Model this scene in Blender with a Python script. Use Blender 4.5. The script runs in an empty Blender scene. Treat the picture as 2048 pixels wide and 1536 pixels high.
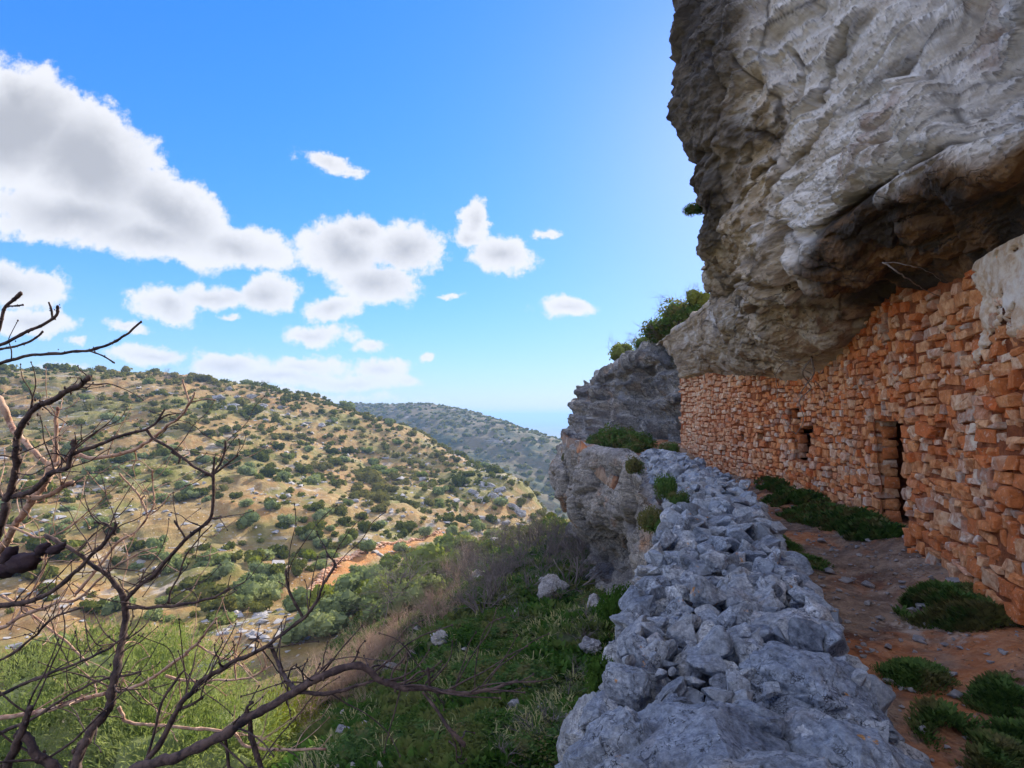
import bpy, math, random
import numpy as np
from mathutils import Vector, Matrix, Euler

# ---------------------------------------------------------------- camera, sky, sun
S = bpy.context.scene
COL = S.collection
F = 1100.0
TH = math.atan(65.0 / F)
cd = bpy.data.cameras.new("camera"); cam = bpy.data.objects.new("camera", cd); COL.objects.link(cam)
cd.sensor_width = 36.0; cd.lens = 36.0 * F / 2048.0
cd.clip_start = 0.05; cd.clip_end = 90000
cam.location = (0, 0, 0); cam.rotation_euler = (math.pi / 2 + TH, 0, 0)
S.camera = cam
HAZE = 0.00034
SUN_AZ, SUN_EL = math.radians(28), math.radians(25)
SKY_STRENGTH, SUN_STRENGTH, EXPOSURE = 0.15, 2.8, 2.0
S.view_settings.view_transform = 'Standard'
S.view_settings.look = 'None'
S.view_settings.exposure = EXPOSURE
S.view_settings.gamma = 1
S.view_settings.use_curve_mapping = False
S.render.engine = 'CYCLES'
cy = S.cycles
cy.use_denoising = True
cy.max_bounces = 6; cy.diffuse_bounces = 4; cy.glossy_bounces = 2; cy.transmission_bounces = 4
cy.transparent_max_bounces = 6; cy.volume_bounces = 0
cy.sample_clamp_indirect = 6


class N:
    """small helper to write node trees"""
    def __init__(s, tree):
        s.t = tree; tree.nodes.clear()
    def node(s, ty, **kw):
        n = s.t.nodes.new(ty)
        for k, v in kw.items(): setattr(n, k, v)
        return n
    def put(s, sock, v):
        if v is None: return
        if isinstance(v, bpy.types.NodeSocket): s.t.links.new(v, sock)
        elif isinstance(v, (tuple, list)) and len(v) == 3 and sock.type == 'RGBA': sock.default_value = (*v, 1)
        else: sock.default_value = v
    def pos(s): return s.node('ShaderNodeNewGeometry').outputs['Position']
    def nrm(s): return s.node('ShaderNodeNewGeometry').outputs['Normal']
    def attr(s, name, out='Fac'):
        n = s.node('ShaderNodeAttribute'); n.attribute_name = name; return n.outputs[out]
    def rnd(s): return s.node('ShaderNodeObjectInfo').outputs['Random']
    def vmul(s, v, c):
        n = s.node('ShaderNodeVectorMath', operation='MULTIPLY'); s.put(n.inputs[0], v); s.put(n.inputs[1], c); return n.outputs[0]
    def vadd(s, v, c):
        n = s.node('ShaderNodeVectorMath', operation='ADD'); s.put(n.inputs[0], v); s.put(n.inputs[1], c); return n.outputs[0]
    def sep(s, v):
        n = s.node('ShaderNodeSeparateXYZ'); s.put(n.inputs[0], v); return n.outputs
    def comb(s, x, y, z):
        n = s.node('ShaderNodeCombineXYZ'); s.put(n.inputs[0], x); s.put(n.inputs[1], y); s.put(n.inputs[2], z); return n.outputs[0]
    def noise(s, v, scale, detail=6, rough=.6, dist=0, out='Fac'):
        n = s.node('ShaderNodeTexNoise'); s.put(n.inputs['Vector'], v); s.put(n.inputs['Scale'], scale)
        s.put(n.inputs['Detail'], detail); s.put(n.inputs['Roughness'], rough); s.put(n.inputs['Distortion'], dist); return n.outputs[out]
    def vor(s, v, scale, feature='F1', out='Distance', rand=1):
        n = s.node('ShaderNodeTexVoronoi', feature=feature); s.put(n.inputs['Vector'], v); s.put(n.inputs['Scale'], scale)
        s.put(n.inputs['Randomness'], rand); return n.outputs[out]
    def m(s, op, a, b=None, c=None, clamp=False):
        n = s.node('ShaderNodeMath', operation=op, use_clamp=clamp)
        s.put(n.inputs[0], a); s.put(n.inputs[1], b); s.put(n.inputs[2], c); return n.outputs[0]
    def mr(s, v, a, b, c=0.0, d=1.0, smooth=True):
        n = s.node('ShaderNodeMapRange', interpolation_type='SMOOTHSTEP' if smooth else 'LINEAR')
        for i, x in enumerate((v, a, b, c, d)): s.put(n.inputs[i], x)
        return n.outputs[0]
    def mix(s, f, a, b, blend='MIX'):
        n = s.node('ShaderNodeMix', data_type='RGBA', blend_type=blend)
        s.put(n.inputs[0], f); s.put(n.inputs[6], a); s.put(n.inputs[7], b); return n.outputs[2]
    def ramp(s, f, stops):
        n = s.node('ShaderNodeValToRGB'); s.put(n.inputs[0], f); e = n.color_ramp.elements
        while len(e) < len(stops): e.new(.5)
        for x, (p, c) in zip(e, stops): x.position = p; x.color = (*c, 1)
        return n.outputs[0]
    def bump(s, h, strength=.5, dist=.05, nrm=None):
        n = s.node('ShaderNodeBump'); s.put(n.inputs['Height'], h); s.put(n.inputs['Strength'], strength)
        s.put(n.inputs['Distance'], dist); s.put(n.inputs['Normal'], nrm); return n.outputs[0]
    def out(s, color, rough=.9, nrm=None, spec=.25):
        p = s.node('ShaderNodeBsdfPrincipled'); s.put(p.inputs['Base Color'], color); s.put(p.inputs['Roughness'], rough)
        s.put(p.inputs['Specular IOR Level'], spec); s.put(p.inputs['Normal'], nrm)
        o = s.node('ShaderNodeOutputMaterial'); s.t.links.new(p.outputs[0], o.inputs[0]); return p


def raydir(px, py):
    a = (px - 1024) / F; b = (768 - py) / F
    y = math.cos(TH) - math.sin(TH) * b; z = math.sin(TH) + math.cos(TH) * b
    return a / y, z / y
def PX(px, py, Y):
    u, v = raydir(px, py); return (u * Y, Y, v * Y)


def build_world():
    w = bpy.data.worlds.new("World"); S.world = w; w.use_nodes = True
    n = N(w.node_tree)
    sky = n.node('ShaderNodeTexSky', sky_type='NISHITA'); sky.sun_disc = False
    sky.sun_elevation = SUN_EL; sky.sun_rotation = SUN_AZ; sky.altitude = 150
    sky.air_density = 1.0; sky.dust_density = .25; sky.ozone_density = 2.2
    d = n.node('ShaderNodeTexCoord').outputs['Generated']
    x, y, z = n.sep(d)
    yy = n.m('MAXIMUM', y, .04)
    u = n.m('DIVIDE', x, yy); v = n.m('DIVIDE', z, yy)
    uv = n.comb(u, v, 0)
    # billowing edges: large and small warp
    wn = n.noise(uv, 9, 9, .7, out='Color')
    wv = n.vmul(n.vadd(wn, (-.5, -.5, 0)), (.10, .06, 0))
    q = n.vadd(uv, wv)
    blobs = [(30,255,170,140,10),(170,320,220,125,32),(330,420,190,78,32),(470,492,125,48,10),(150,430,230,70,6),(40,200,90,80,0),(300,470,200,55,4),
             (0,570,150,50,3),(65,645,90,28,0),(340,612,80,38,4),(430,592,120,28,0),(530,590,72,44,-8),
             (690,500,105,62,8),(810,495,98,62,0),(750,560,100,48,12),(720,460,60,40,0),
             (945,435,30,46,20),(1000,508,72,46,8),(935,470,40,28,0),
             (652,322,66,20,14),(700,342,30,14,10),(665,616,70,30,-3),(628,666,78,24,0),(1132,612,66,20,2),
             (310,712,95,22,0),(455,732,95,30,4),(560,752,170,22,4),(610,732,80,18,0),(700,762,120,16,0),(755,738,66,22,4),(822,760,26,12,0),
             (738,698,38,15,0),(115,738,75,14,0),(855,715,10,6,0),(255,657,48,13,0),(462,634,20,10,0),(1092,466,24,9,0),(905,590,18,6,0),(560,790,240,12,2),(160,686,24,10,0)]
    fld = None
    for (px, py, hw, hh, rot) in blobs:
        cu, cv = raydir(px, py)
        mp = n.node('ShaderNodeMapping', vector_type='TEXTURE'); n.put(mp.inputs['Vector'], q)
        mp.inputs['Location'].default_value = (cu, cv, 0)
        mp.inputs['Rotation'].default_value = (0, 0, -math.radians(rot))
        mp.inputs['Scale'].default_value = (hw / F, hh / F, 1)
        ln = n.node('ShaderNodeVectorMath', operation='LENGTH'); n.put(ln.inputs[0], mp.outputs[0])
        # thickness in absolute units: small clouds stay thin
        k = (min(hw, hh) / 60.0) ** .5
        g = n.m('MULTIPLY_ADD', ln.outputs['Value'], -k, k)
        fld = g if fld is None else n.m('SMOOTH_MAX', fld, g, .12)
    det = n.noise(uv, 15, 10, .68)
    det2 = n.noise(uv, 5, 4, .5)
    dd = n.m('ADD', n.m('MULTIPLY_ADD', det, 1.5, -.66), n.m('MULTIPLY_ADD', det2, .7, -.33))
    f2 = n.m('ADD', fld, dd)
    alpha = n.mr(f2, .0, .34)
    # unseen clouds on a level sheet round the sky, added to fill the shade
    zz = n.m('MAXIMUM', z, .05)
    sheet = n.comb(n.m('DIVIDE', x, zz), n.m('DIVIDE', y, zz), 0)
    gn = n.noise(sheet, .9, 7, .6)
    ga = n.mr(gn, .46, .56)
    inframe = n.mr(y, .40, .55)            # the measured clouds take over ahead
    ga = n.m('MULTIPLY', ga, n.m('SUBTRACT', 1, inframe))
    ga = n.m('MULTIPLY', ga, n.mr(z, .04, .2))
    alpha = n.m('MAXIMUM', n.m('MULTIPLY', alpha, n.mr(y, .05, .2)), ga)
    thick = n.mr(n.m('ADD', n.m('MULTIPLY_ADD', det, .22, -.10), n.m('MULTIPLY', fld, .9)), .12, 1.05)
    ccol = n.mix(thick, (1.60, 1.61, 1.64), (.90, .92, .96))
    hs = n.node('ShaderNodeHueSaturation'); n.put(hs.inputs['Color'], sky.outputs[0]); hs.inputs['Saturation'].default_value = 1.35
    # soften the glare round the sun the way the exposure of the photograph does
    tinted = n.mix(1, hs.outputs[0], n.mix(n.mr(z, .0, .35), (.55, .62, .84), (.42, .51, .78)), 'MULTIPLY')
    bw = n.node('ShaderNodeRGBToBW'); n.put(bw.inputs[0], tinted)
    k = n.m('DIVIDE', 1.0, n.m('MULTIPLY_ADD', bw.outputs[0], 1 / 2.0, 1.0))
    skyc = n.node('ShaderNodeVectorMath', operation='SCALE'); n.put(skyc.inputs[0], tinted); n.put(skyc.inputs[3], k)
    # unseen front-lit clouds opposite the sun, brightness raised to fill the shade
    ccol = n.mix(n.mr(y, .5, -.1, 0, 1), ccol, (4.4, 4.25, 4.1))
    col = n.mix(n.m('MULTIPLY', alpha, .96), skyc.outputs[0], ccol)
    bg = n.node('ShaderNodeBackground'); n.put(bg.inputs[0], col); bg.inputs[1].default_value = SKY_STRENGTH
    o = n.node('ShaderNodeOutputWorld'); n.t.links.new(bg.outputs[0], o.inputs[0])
    w.cycles.sampling_method = 'MANUAL'; w.cycles.sample_map_resolution = 512
build_world()
sl = bpy.data.lights.new("sun", 'SUN'); sun = bpy.data.objects.new("sun", sl); COL.objects.link(sun)
sl.energy = SUN_STRENGTH; sl.angle = math.radians(.53); sl.color = (1.0, .88, .70)
SD = Vector((math.sin(SUN_AZ) * math.cos(SUN_EL), math.cos(SUN_AZ) * math.cos(SUN_EL), math.sin(SUN_EL)))
sun.rotation_euler = SD.to_track_quat('Z', 'Y').to_euler(); sun.location = SD * 200

# ---------------------------------------------------------------- numeric helpers
_r = np.random.RandomState(7)
PERM = _r.permutation(256); PERM = np.concatenate([PERM, PERM, PERM])
G = _r.normal(size=(256, 3)); G /= np.linalg.norm(G, axis=1)[:, None]
def perlin(p):
    p = np.asarray(p, dtype=np.float64)
    i = np.floor(p).astype(np.int64); f = p - i; i &= 255
    w = f * f * f * (f * (f * 6 - 15) + 10)
    r = 0
    for dx in (0, 1):
        wx = w[:, 0] if dx else 1 - w[:, 0]
        for dy in (0, 1):
            wy = w[:, 1] if dy else 1 - w[:, 1]
            for dz in (0, 1):
                wz = w[:, 2] if dz else 1 - w[:, 2]
                h = PERM[PERM[PERM[(i[:, 0] + dx) & 255] + ((i[:, 1] + dy) & 255)] + ((i[:, 2] + dz) & 255)]
                g = G[h]
                r = r + wx * wy * wz * (g[:, 0] * (f[:, 0] - dx) + g[:, 1] * (f[:, 1] - dy) + g[:, 2] * (f[:, 2] - dz))
    return r * 1.6
def fbm(p, oct=5, gain=.5, lac=2.03):
    p = np.array(p, dtype=np.float64); a = 1; r = 0
    for k in range(oct):
        r = r + a * perlin(p + 17.3 * k); p = p * lac; a *= gain
    return r
def ridged(p, oct=4, gain=.5, lac=2.1):
    p = np.array(p, dtype=np.float64); a = 1; r = 0
    for k in range(oct):
        r = r + a * (1 - 2.2 * np.abs(perlin(p + 31.7 * k))); p = p * lac; a *= gain
    return r
def facets(p, scale, seed=0, tilt=.5, jitter=.85):
    """broken planar facets: every point takes the offset and slope of its nearest random site"""
    q = np.asarray(p, float) * scale + seed; b = np.floor(q).astype(np.int64); best = np.full(len(q), 9e9); out = np.zeros(len(q)); second = np.full(len(q), 9e9)
    for dx in (-1, 0, 1):
        for dy in (-1, 0, 1):
            for dz in (-1, 0, 1):
                c = b + (dx, dy, dz); h = PERM[(PERM[(PERM[c[:, 0] & 255] + (c[:, 1] & 255)) & 255] + (c[:, 2] & 255)) & 255]
                site = c + .5 + jitter * .5 * G[h]; d = q - site; r2 = (d * d).sum(1)
                val = G[(h * 7 + 13) & 255, 0] * .6 + tilt * (d * G[(h * 3 + 101) & 255]).sum(1)
                m_ = r2 < best; second = np.where(m_, best, np.minimum(second, r2)); out = np.where(m_, val, out); best = np.where(m_, r2, best)
    return out, np.sqrt(second) - np.sqrt(best)
def sstep(a, b, x):
    t = np.clip((x - a) / (b - a), 0, 1); return t * t * (3 - 2 * t)

def mesh(name, V, Fc, mat=None, smooth=True, attrs=None):
    """Fc: array (n,k) or list of such arrays"""
    if not isinstance(Fc, list): Fc = [Fc]
    V = np.asarray(V, dtype=np.float32)
    me = bpy.data.meshes.new(name)
    me.vertices.add(len(V)); me.vertices.foreach_set('co', V.ravel())
    idx = np.concatenate([np.asarray(f, dtype=np.int32).ravel() for f in Fc])
    tot = np.concatenate([np.full(len(f), np.asarray(f).shape[1], dtype=np.int32) for f in Fc])
    me.loops.add(len(idx)); me.loops.foreach_set('vertex_index', idx)
    me.polygons.add(len(tot))
    me.polygons.foreach_set('loop_start', np.concatenate([[0], np.cumsum(tot)[:-1]]).astype(np.int32))
    me.polygons.foreach_set('loop_total', tot)
    me.update(calc_edges=True)
    me.polygons.foreach_set('use_smooth', np.full(len(tot), smooth))
    for k, a in (attrs or {}).items():
        a = np.asarray(a, dtype=np.float32)
        at = me.attributes.new(k, 'FLOAT', 'POINT'); at.data.foreach_set('value', a)
    if mat: me.materials.append(mat)
    return me
def obj(name, me, parent=None, loc=None, rot=None, scale=None, **tags):
    o = bpy.data.objects.new(name, me); COL.objects.link(o)
    if parent: o.parent = parent
    if loc is not None: o.location = loc
    if rot is not None: o.rotation_euler = rot
    if scale is not None: o.scale = scale
    for k, v in tags.items():
        if v: o[k] = v
    return o
def thing(name, label, cat, loc=(0, 0, 0), group=None):
    return obj(name, None, None, loc, label=label, category=cat, group=group)
def gridfaces(n, m):
    a = np.arange(n * m).reshape(n, m)
    return np.stack([a[:-1, :-1], a[1:, :-1], a[1:, 1:], a[:-1, 1:]], -1).reshape(-1, 4)
def gridnormals(P):
    du = np.gradient(P, axis=0); dv = np.gradient(P, axis=1)
    n = np.cross(du, dv); return n / (np.linalg.norm(n, axis=2, keepdims=True) + 1e-9)
def catmull(C, t):
    """C (n,...) control values, t array in [0,n-1]"""
    C = np.asarray(C, dtype=float); n = len(C)
    i = np.clip(np.floor(t).astype(int), 0, n - 2); f = (t - i)
    sh = (-1,) + (1,) * (C.ndim - 1); f = f.reshape(sh)
    p0 = C[np.clip(i - 1, 0, n - 1)]; p1 = C[i]; p2 = C[i + 1]; p3 = C[np.clip(i + 2, 0, n - 1)]
    return .5 * ((2 * p1) + (-p0 + p2) * f + (2 * p0 - 5 * p1 + 4 * p2 - p3) * f ** 2 + (-p0 + 3 * p1 - 3 * p2 + p3) * f ** 3)
def tps(P, z, smooth=0.0):
    P = np.asarray(P, float); z = np.asarray(z, float); n = len(P)
    sc = 100.0
    def K(a, b):
        r = np.sqrt(((a[:, None] - b[None]) ** 2).sum(-1)) / sc + 1e-9
        return r * r * np.log(r)
    A = np.zeros((n + 3, n + 3)); A[:n, :n] = K(P, P) + smooth * np.eye(n)
    A[:n, n] = 1; A[:n, n + 1:] = P / sc; A[n:, :n] = A[:n, n:].T
    w = np.linalg.solve(A, np.concatenate([z, [0, 0, 0]]))
    def ev(Q):
        Q = np.asarray(Q, float); out = np.empty(len(Q))
        for s in range(0, len(Q), 40000):
            q = Q[s:s + 40000]; out[s:s + 40000] = K(q, P) @ w[:n] + w[n] + (q / sc) @ w[n + 1:]
        return out
    return ev
class Bag:
    """collects many small shapes into one mesh"""
    def __init__(s): s.V = []; s.F = {}; s.A = []; s.n = 0
    def add(s, V, Fs, tint=0.0):
        if not isinstance(Fs, list): Fs = [Fs]
        s.V.append(V)
        for f in Fs:
            f = np.asarray(f)
            if len(f): s.F.setdefault(f.shape[1], []).append(f + s.n)
        s.A.append(np.broadcast_to(np.asarray(tint, float), (len(V),))); s.n += len(V)
    def mesh(s, name, mat, smooth=True):
        return mesh(name, np.concatenate(s.V), [np.concatenate(f) for f in s.F.values()], mat, smooth, {'tint': np.concatenate(s.A)})

def tube(P, R, sides=5, closed_tip=True):
    P = np.asarray(P, float); R = np.asarray(R, float); n = len(P)
    T = np.gradient(P, axis=0); T /= np.linalg.norm(T, axis=1)[:, None] + 1e-9
    a = np.array([0, 0, 1.0]) if abs(T[0, 2]) < .9 else np.array([1.0, 0, 0])
    U = np.cross(T, a); U /= np.linalg.norm(U, axis=1)[:, None] + 1e-9
    W = np.cross(T, U)
    an = np.arange(sides) * 2 * math.pi / sides
    V = P[:, None] + R[:, None, None] * (np.cos(an)[None, :, None] * U[:, None] + np.sin(an)[None, :, None] * W[:, None])
    V = V.reshape(-1, 3)
    i = np.arange(n - 1)[:, None] * sides; j = np.arange(sides)[None]; j2 = (j + 1) % sides
    Fq = np.stack([i + j, i + j2, i + sides + j2, i + sides + j], -1).reshape(-1, 4)
    V = np.concatenate([V, P[:1], P[-1:]])
    c0, c1 = n * sides, n * sides + 1
    k = np.arange(sides); k2 = (k + 1) % sides
    Ft = np.concatenate([np.stack([np.full(sides, c0), k2, k], -1), np.stack([np.full(sides, c1), (n - 1) * sides + k, (n - 1) * sides + k2], -1)])
    return V, [Fq, Ft]

def ico(sub):
    import bmesh
    b = bmesh.new(); bmesh.ops.create_icosphere(b, subdivisions=sub, radius=1)
    V = np.array([v.co[:] for v in b.verts]); Fc = np.array([[v.index for v in f.verts] for f in b.faces]); b.free(); return V, Fc
ICO = {k: ico(k) for k in (1, 2, 3, 4, 5)}
def cubesphere(n):
    L = np.linspace(-1, 1, n + 1); V = []; Fs = []; base = 0
    for ax in range(3):
        for sg in (-1, 1):
            a, b = np.meshgrid(L, L, indexing='ij'); P = np.zeros((n + 1, n + 1, 3))
            P[..., ax] = sg; P[..., (ax + 1) % 3] = a; P[..., (ax + 2) % 3] = b
            f = gridfaces(n + 1, n + 1) + base
            if sg < 0: f = f[:, ::-1]
            V.append(P.reshape(-1, 3)); Fs.append(f); base += (n + 1) ** 2
    V = np.concatenate(V); Fs = np.concatenate(Fs)
    key = np.round(V * 1000).astype(int); _, first, inv = np.unique(key, axis=0, return_index=True, return_inverse=True)
    return V[first], inv.ravel()[Fs]
CS = {n: cubesphere(n) for n in (3, 4, 6, 8)}

def rock_shape(rng, sub=3, planes=11, flat=(1, 1, 1), rough=.05, sharp=18.0, freq=1.7):
    """an angular stone: a ball cut by random planes, slightly rounded, with a broken surface"""
    D, Fc = ICO[sub]
    Nn = rng.normal(size=(planes, 3)); Nn /= np.linalg.norm(Nn, axis=1)[:, None]
    Nn = np.concatenate([Nn, np.eye(3), -np.eye(3)]); h = np.concatenate([rng.uniform(.50, .90, planes), rng.uniform(.72, .92, 6)])
    q = np.maximum(D @ Nn.T, 1e-3) / h[None]
    inv = (q ** sharp).sum(1) ** (1 / sharp); r = 1 / inv
    off = rng.uniform(0, 50, 3)
    r = r * (1 + rough * fbm(D * freq + off, 4, .55) + rough * .6 * np.minimum(0, ridged(D * freq * 2 + off, 2)))
    V = D * r[:, None] * np.array(flat)
    return V, Fc
def block_shape(rng, n=4, rough=.05):
    """a roughly squared, chipped building stone filling about the box -1..1"""
    C, Fc = CS[n]; D = C / np.linalg.norm(C, axis=1)[:, None]
    ax = np.concatenate([np.eye(3), -np.eye(3)]) + rng.normal(0, .12, (6, 3)); h = list(rng.uniform(.86, 1.0, 6)); Nn = list(ax / np.linalg.norm(ax, axis=1)[:, None])
    for k in range(9):
        v = np.sign(rng.normal(size=3)) * rng.uniform(.1, 1, 3); v /= np.linalg.norm(v); Nn.append(v); h.append(rng.uniform(1.0, 1.32))
    Nn = np.array(Nn); h = np.array(h); q = np.maximum(D @ Nn.T, 1e-3) / h[None]
    r = 1 / (q ** 34).sum(1) ** (1 / 34); off = rng.uniform(0, 50, 3)
    V = D * r[:, None]
    return V * (1 + rough * fbm(V * 1.6 + off, 4, .6)[:, None] + .03 * perlin(V * 4 + off)[:, None]), Fc
def hull_rock(rng, box=(1, 1, 1), extra=10, cuts=3, rough=.03, boxy=0.0):
    """crisp angular stone: the hull of scattered points, its faces divided and chipped"""
    import bmesh
    b = bmesh.new(); P = []
    if boxy:
        for sx in (-1, 1):
            for sy in (-1, 1):
                for sz in (-1, 1): P.append(np.array([sx, sy, sz]) * rng.uniform(1 - boxy, 1.0, 3))
    for k in range(extra):
        v = rng.normal(size=3); v /= np.linalg.norm(v); P.append(v * rng.uniform(.85, 1.08) * (1.15 if boxy else 1))
    vs = [b.verts.new(tuple(p)) for p in P]; r = bmesh.ops.convex_hull(b, input=vs)
    bmesh.ops.delete(b, geom=list({g for g in r['geom_interior'] + r['geom_unused'] if isinstance(g, bmesh.types.BMVert)}), context='VERTS')
    bmesh.ops.recalc_face_normals(b, faces=b.faces[:])
    bmesh.ops.bevel(b, geom=b.edges[:], offset=.05, segments=1, affect='EDGES', profile=.5)
    if cuts: bmesh.ops.subdivide_edges(b, edges=b.edges[:], cuts=cuts, use_grid_fill=True)
    bmesh.ops.triangulate(b, faces=b.faces[:]); bmesh.ops.remove_doubles(b, verts=b.verts[:], dist=.004)
    b.verts.index_update(); V = np.array([v.co[:] for v in b.verts]); Fc = np.array([[v.index for v in f.verts] for f in b.faces]); b.free()
    off = rng.uniform(0, 50, 3); Nn_ = V / (np.linalg.norm(V, axis=1)[:, None] + 1e-9)
    V = V + Nn_ * (rough * (1.4 * fbm(V * 1.5 + off, 4, .6) + .5 * facets(V, 3.0, off[0])[0]))[:, None]
    return V * np.array(box), Fc
def rotz(a):
    c, s = math.cos(a), math.sin(a); return np.array([[c, -s, 0], [s, c, 0], [0, 0, 1.0]])
def rotm(rx, ry, rz): return np.array(Euler((rx, ry, rz)).to_matrix())

# ---------------------------------------------------------------- materials
def new_mat(name):
    m = bpy.data.materials.new(name); m.use_nodes = True; return m, N(m.node_tree)
def rock_mat(name, light, mid, dark, stain=(.30, .15, .07), lichen=.0, bscale=1.0, bstr=.7, stain_amt=.5, per=0.0, strata=True, white=.0, low=0.35):
    m, n = new_mat(name)
    p = n.pos()
    ps = n.vmul(p, (.7, .55, 2.0)) if strata else p
    a = n.noise(ps, 1.3 * bscale, 8, .68, .4); b = n.noise(p, 7 * bscale, 8, .7); c = n.noise(ps, .45 * bscale, 4, .55, .6)
    base = n.mix(n.mr(a, .36, .64), mid, light)
    base = n.mix(n.m('MULTIPLY', n.mr(b, .54, .72), .65), base, dark)
    # black weathering streaks and red-brown iron stains
    base = n.mix(n.m('MULTIPLY', n.mr(c, .56, .68), .75), base, dark)
    st = n.noise(n.vadd(p, (31, 7, 3)), .8 * bscale, 6, .62, .5)
    base = n.mix(n.m('MULTIPLY', n.mr(st, .55, .68), stain_amt), base, stain)
    cr = n.vor(n.vadd(ps, n.vmul(n.noise(p, 2.2 * bscale, 4, .6, out='Color'), (.5, .5, .5))), 2.4 * bscale, 'DISTANCE_TO_EDGE')
    crk = n.mr(cr, .0, .035, 1, 0)
    crk = n.m('MULTIPLY', crk, n.mr(a, .42, .58))
    base = n.mix(n.m('MULTIPLY', crk, .8), base, tuple(x * .35 for x in dark))
    if per:
        r = n.m('FRACT', n.m('ADD', n.rnd(), n.attr('tint')))
        base = n.mix(per, base, n.mix(1, base, n.ramp(r, [(0, (.45, .45, .48)), (.35, (.85, .86, .9)), (.7, (1.15, 1.1, 1.05)), (1, (1.5, 1.35, 1.2))]), 'MULTIPLY'))
    if lichen:
        l1 = n.noise(n.vadd(p, (5, 5, 5)), 9, 5, .6)
        base = n.mix(n.m('MULTIPLY', n.mr(l1, .66, .70), lichen), base, (.55, .24, .03))
        l2 = n.noise(n.vadd(p, (15, 2, 9)), 8, 5, .65)
        base = n.mix(n.m('MULTIPLY', n.mr(l2, .66, .69), lichen), base, (.62, .64, .66))
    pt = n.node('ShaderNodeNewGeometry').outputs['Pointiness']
    grain = n.noise(p, 13 * bscale, 9, .75)
    base = n.mix(1, base, n.ramp(grain, [(.32, (.38, .38, .40)), (.5, (1, 1, 1)), (.66, (1.6, 1.57, 1.52))]), 'MULTIPLY')
    base = n.mix(n.mr(pt, .505, .57, 0, .45), base, light)          # lighter on convex edges
    base = n.mix(n.mr(pt, .495, .44, 0, .65), base, dark)           # darker in hollows
    h1 = n.noise(ps, 4 * bscale, 10, .72, .1); h2 = n.noise(p, 18 * bscale, 8, .75); h3 = n.vor(p, 13 * bscale)
    h = n.m('ADD', n.m('MULTIPLY', h1, 1.0), n.m('ADD', n.m('MULTIPLY', h2, .55), n.m('MULTIPLY', h3, .22)))
    h = n.m('SUBTRACT', h, n.m('MULTIPLY', crk, .35))
    n.out(base, .92, n.bump(h, bstr, .14 / bscale))
    return m

def overhang_mat():
    m, n = new_mat('pale_limestone_overhang')
    p = n.pos(); soot = n.attr('soot'); drk = n.attr('dark'); tan = n.attr('tan')
    ps = n.vmul(p, (.8, .5, 2.4))
    a = n.noise(ps, 1.6, 9, .72, 0); b = n.noise(p, 8, 8, .72); c = n.noise(n.vmul(p, (.8, .3, 1.6)), .5, 6, .65, .2)
    base = n.mix(n.mr(a, .36, .60), (.66, .61, .54), (.88, .86, .82))
    base = n.mix(n.m('MULTIPLY', n.mr(b, .56, .72), .45), base, (.34, .31, .27))
    base = n.mix(n.m('MULTIPLY', n.mr(c, .62, .74), .5), base, (.30, .27, .24))
    st = n.noise(n.vadd(p, (31, 7, 3)), .75, 6, .62, .5)
    base = n.mix(n.m('MULTIPLY', n.mr(st, .57, .70), .6), base, (.34, .19, .12))
    warm = n.mix(n.mr(a, .38, .6), (.34, .26, .17), (.60, .50, .36))
    base = n.mix(n.m('MULTIPLY', tan, n.mr(n.noise(p, 1.5, 5, .6), .3, .5)), base, warm)
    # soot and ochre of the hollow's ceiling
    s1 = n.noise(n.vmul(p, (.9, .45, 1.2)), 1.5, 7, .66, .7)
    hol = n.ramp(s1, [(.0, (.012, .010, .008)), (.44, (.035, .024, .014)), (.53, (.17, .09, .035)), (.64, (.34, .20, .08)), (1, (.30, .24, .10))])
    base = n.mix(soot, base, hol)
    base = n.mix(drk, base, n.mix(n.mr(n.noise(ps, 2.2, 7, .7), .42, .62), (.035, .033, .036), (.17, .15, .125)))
    base = n.mix(n.m('MULTIPLY', n.attr('fissure'), .8), base, (.05, .042, .036))
    wv = n.vadd(ps, n.vmul(n.noise(p, 1.6, 5, .6, out='Color'), (.9, .9, .9)))
    cr = n.vor(wv, 1.5, 'DISTANCE_TO_EDGE'); crk = n.m('MULTIPLY', n.mr(cr, 0, .022, 1, 0), n.mr(n.noise(p, .7, 3), .48, .6))
    base = n.mix(n.m('MULTIPLY', crk, .8), base, (.03, .026, .024))
    h1 = n.noise(n.vmul(p, (1, .8, 1.5)), 5, 12, .74); h2 = n.noise(p, 24, 8, .75); h3 = n.vor(n.vmul(wv, (1, 1, 1)), 7, 'F1')
    h = n.m('ADD', h1, n.m('ADD', n.m('MULTIPLY', h2, .38), n.m('MULTIPLY', h3, .22)))
    h = n.m('SUBTRACT', h, n.m('MULTIPLY', crk, .5))
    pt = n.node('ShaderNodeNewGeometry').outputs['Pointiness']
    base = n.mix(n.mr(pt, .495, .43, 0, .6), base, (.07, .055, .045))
    n.out(base, .92, n.bump(h, .8, .10))
    return m

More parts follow.
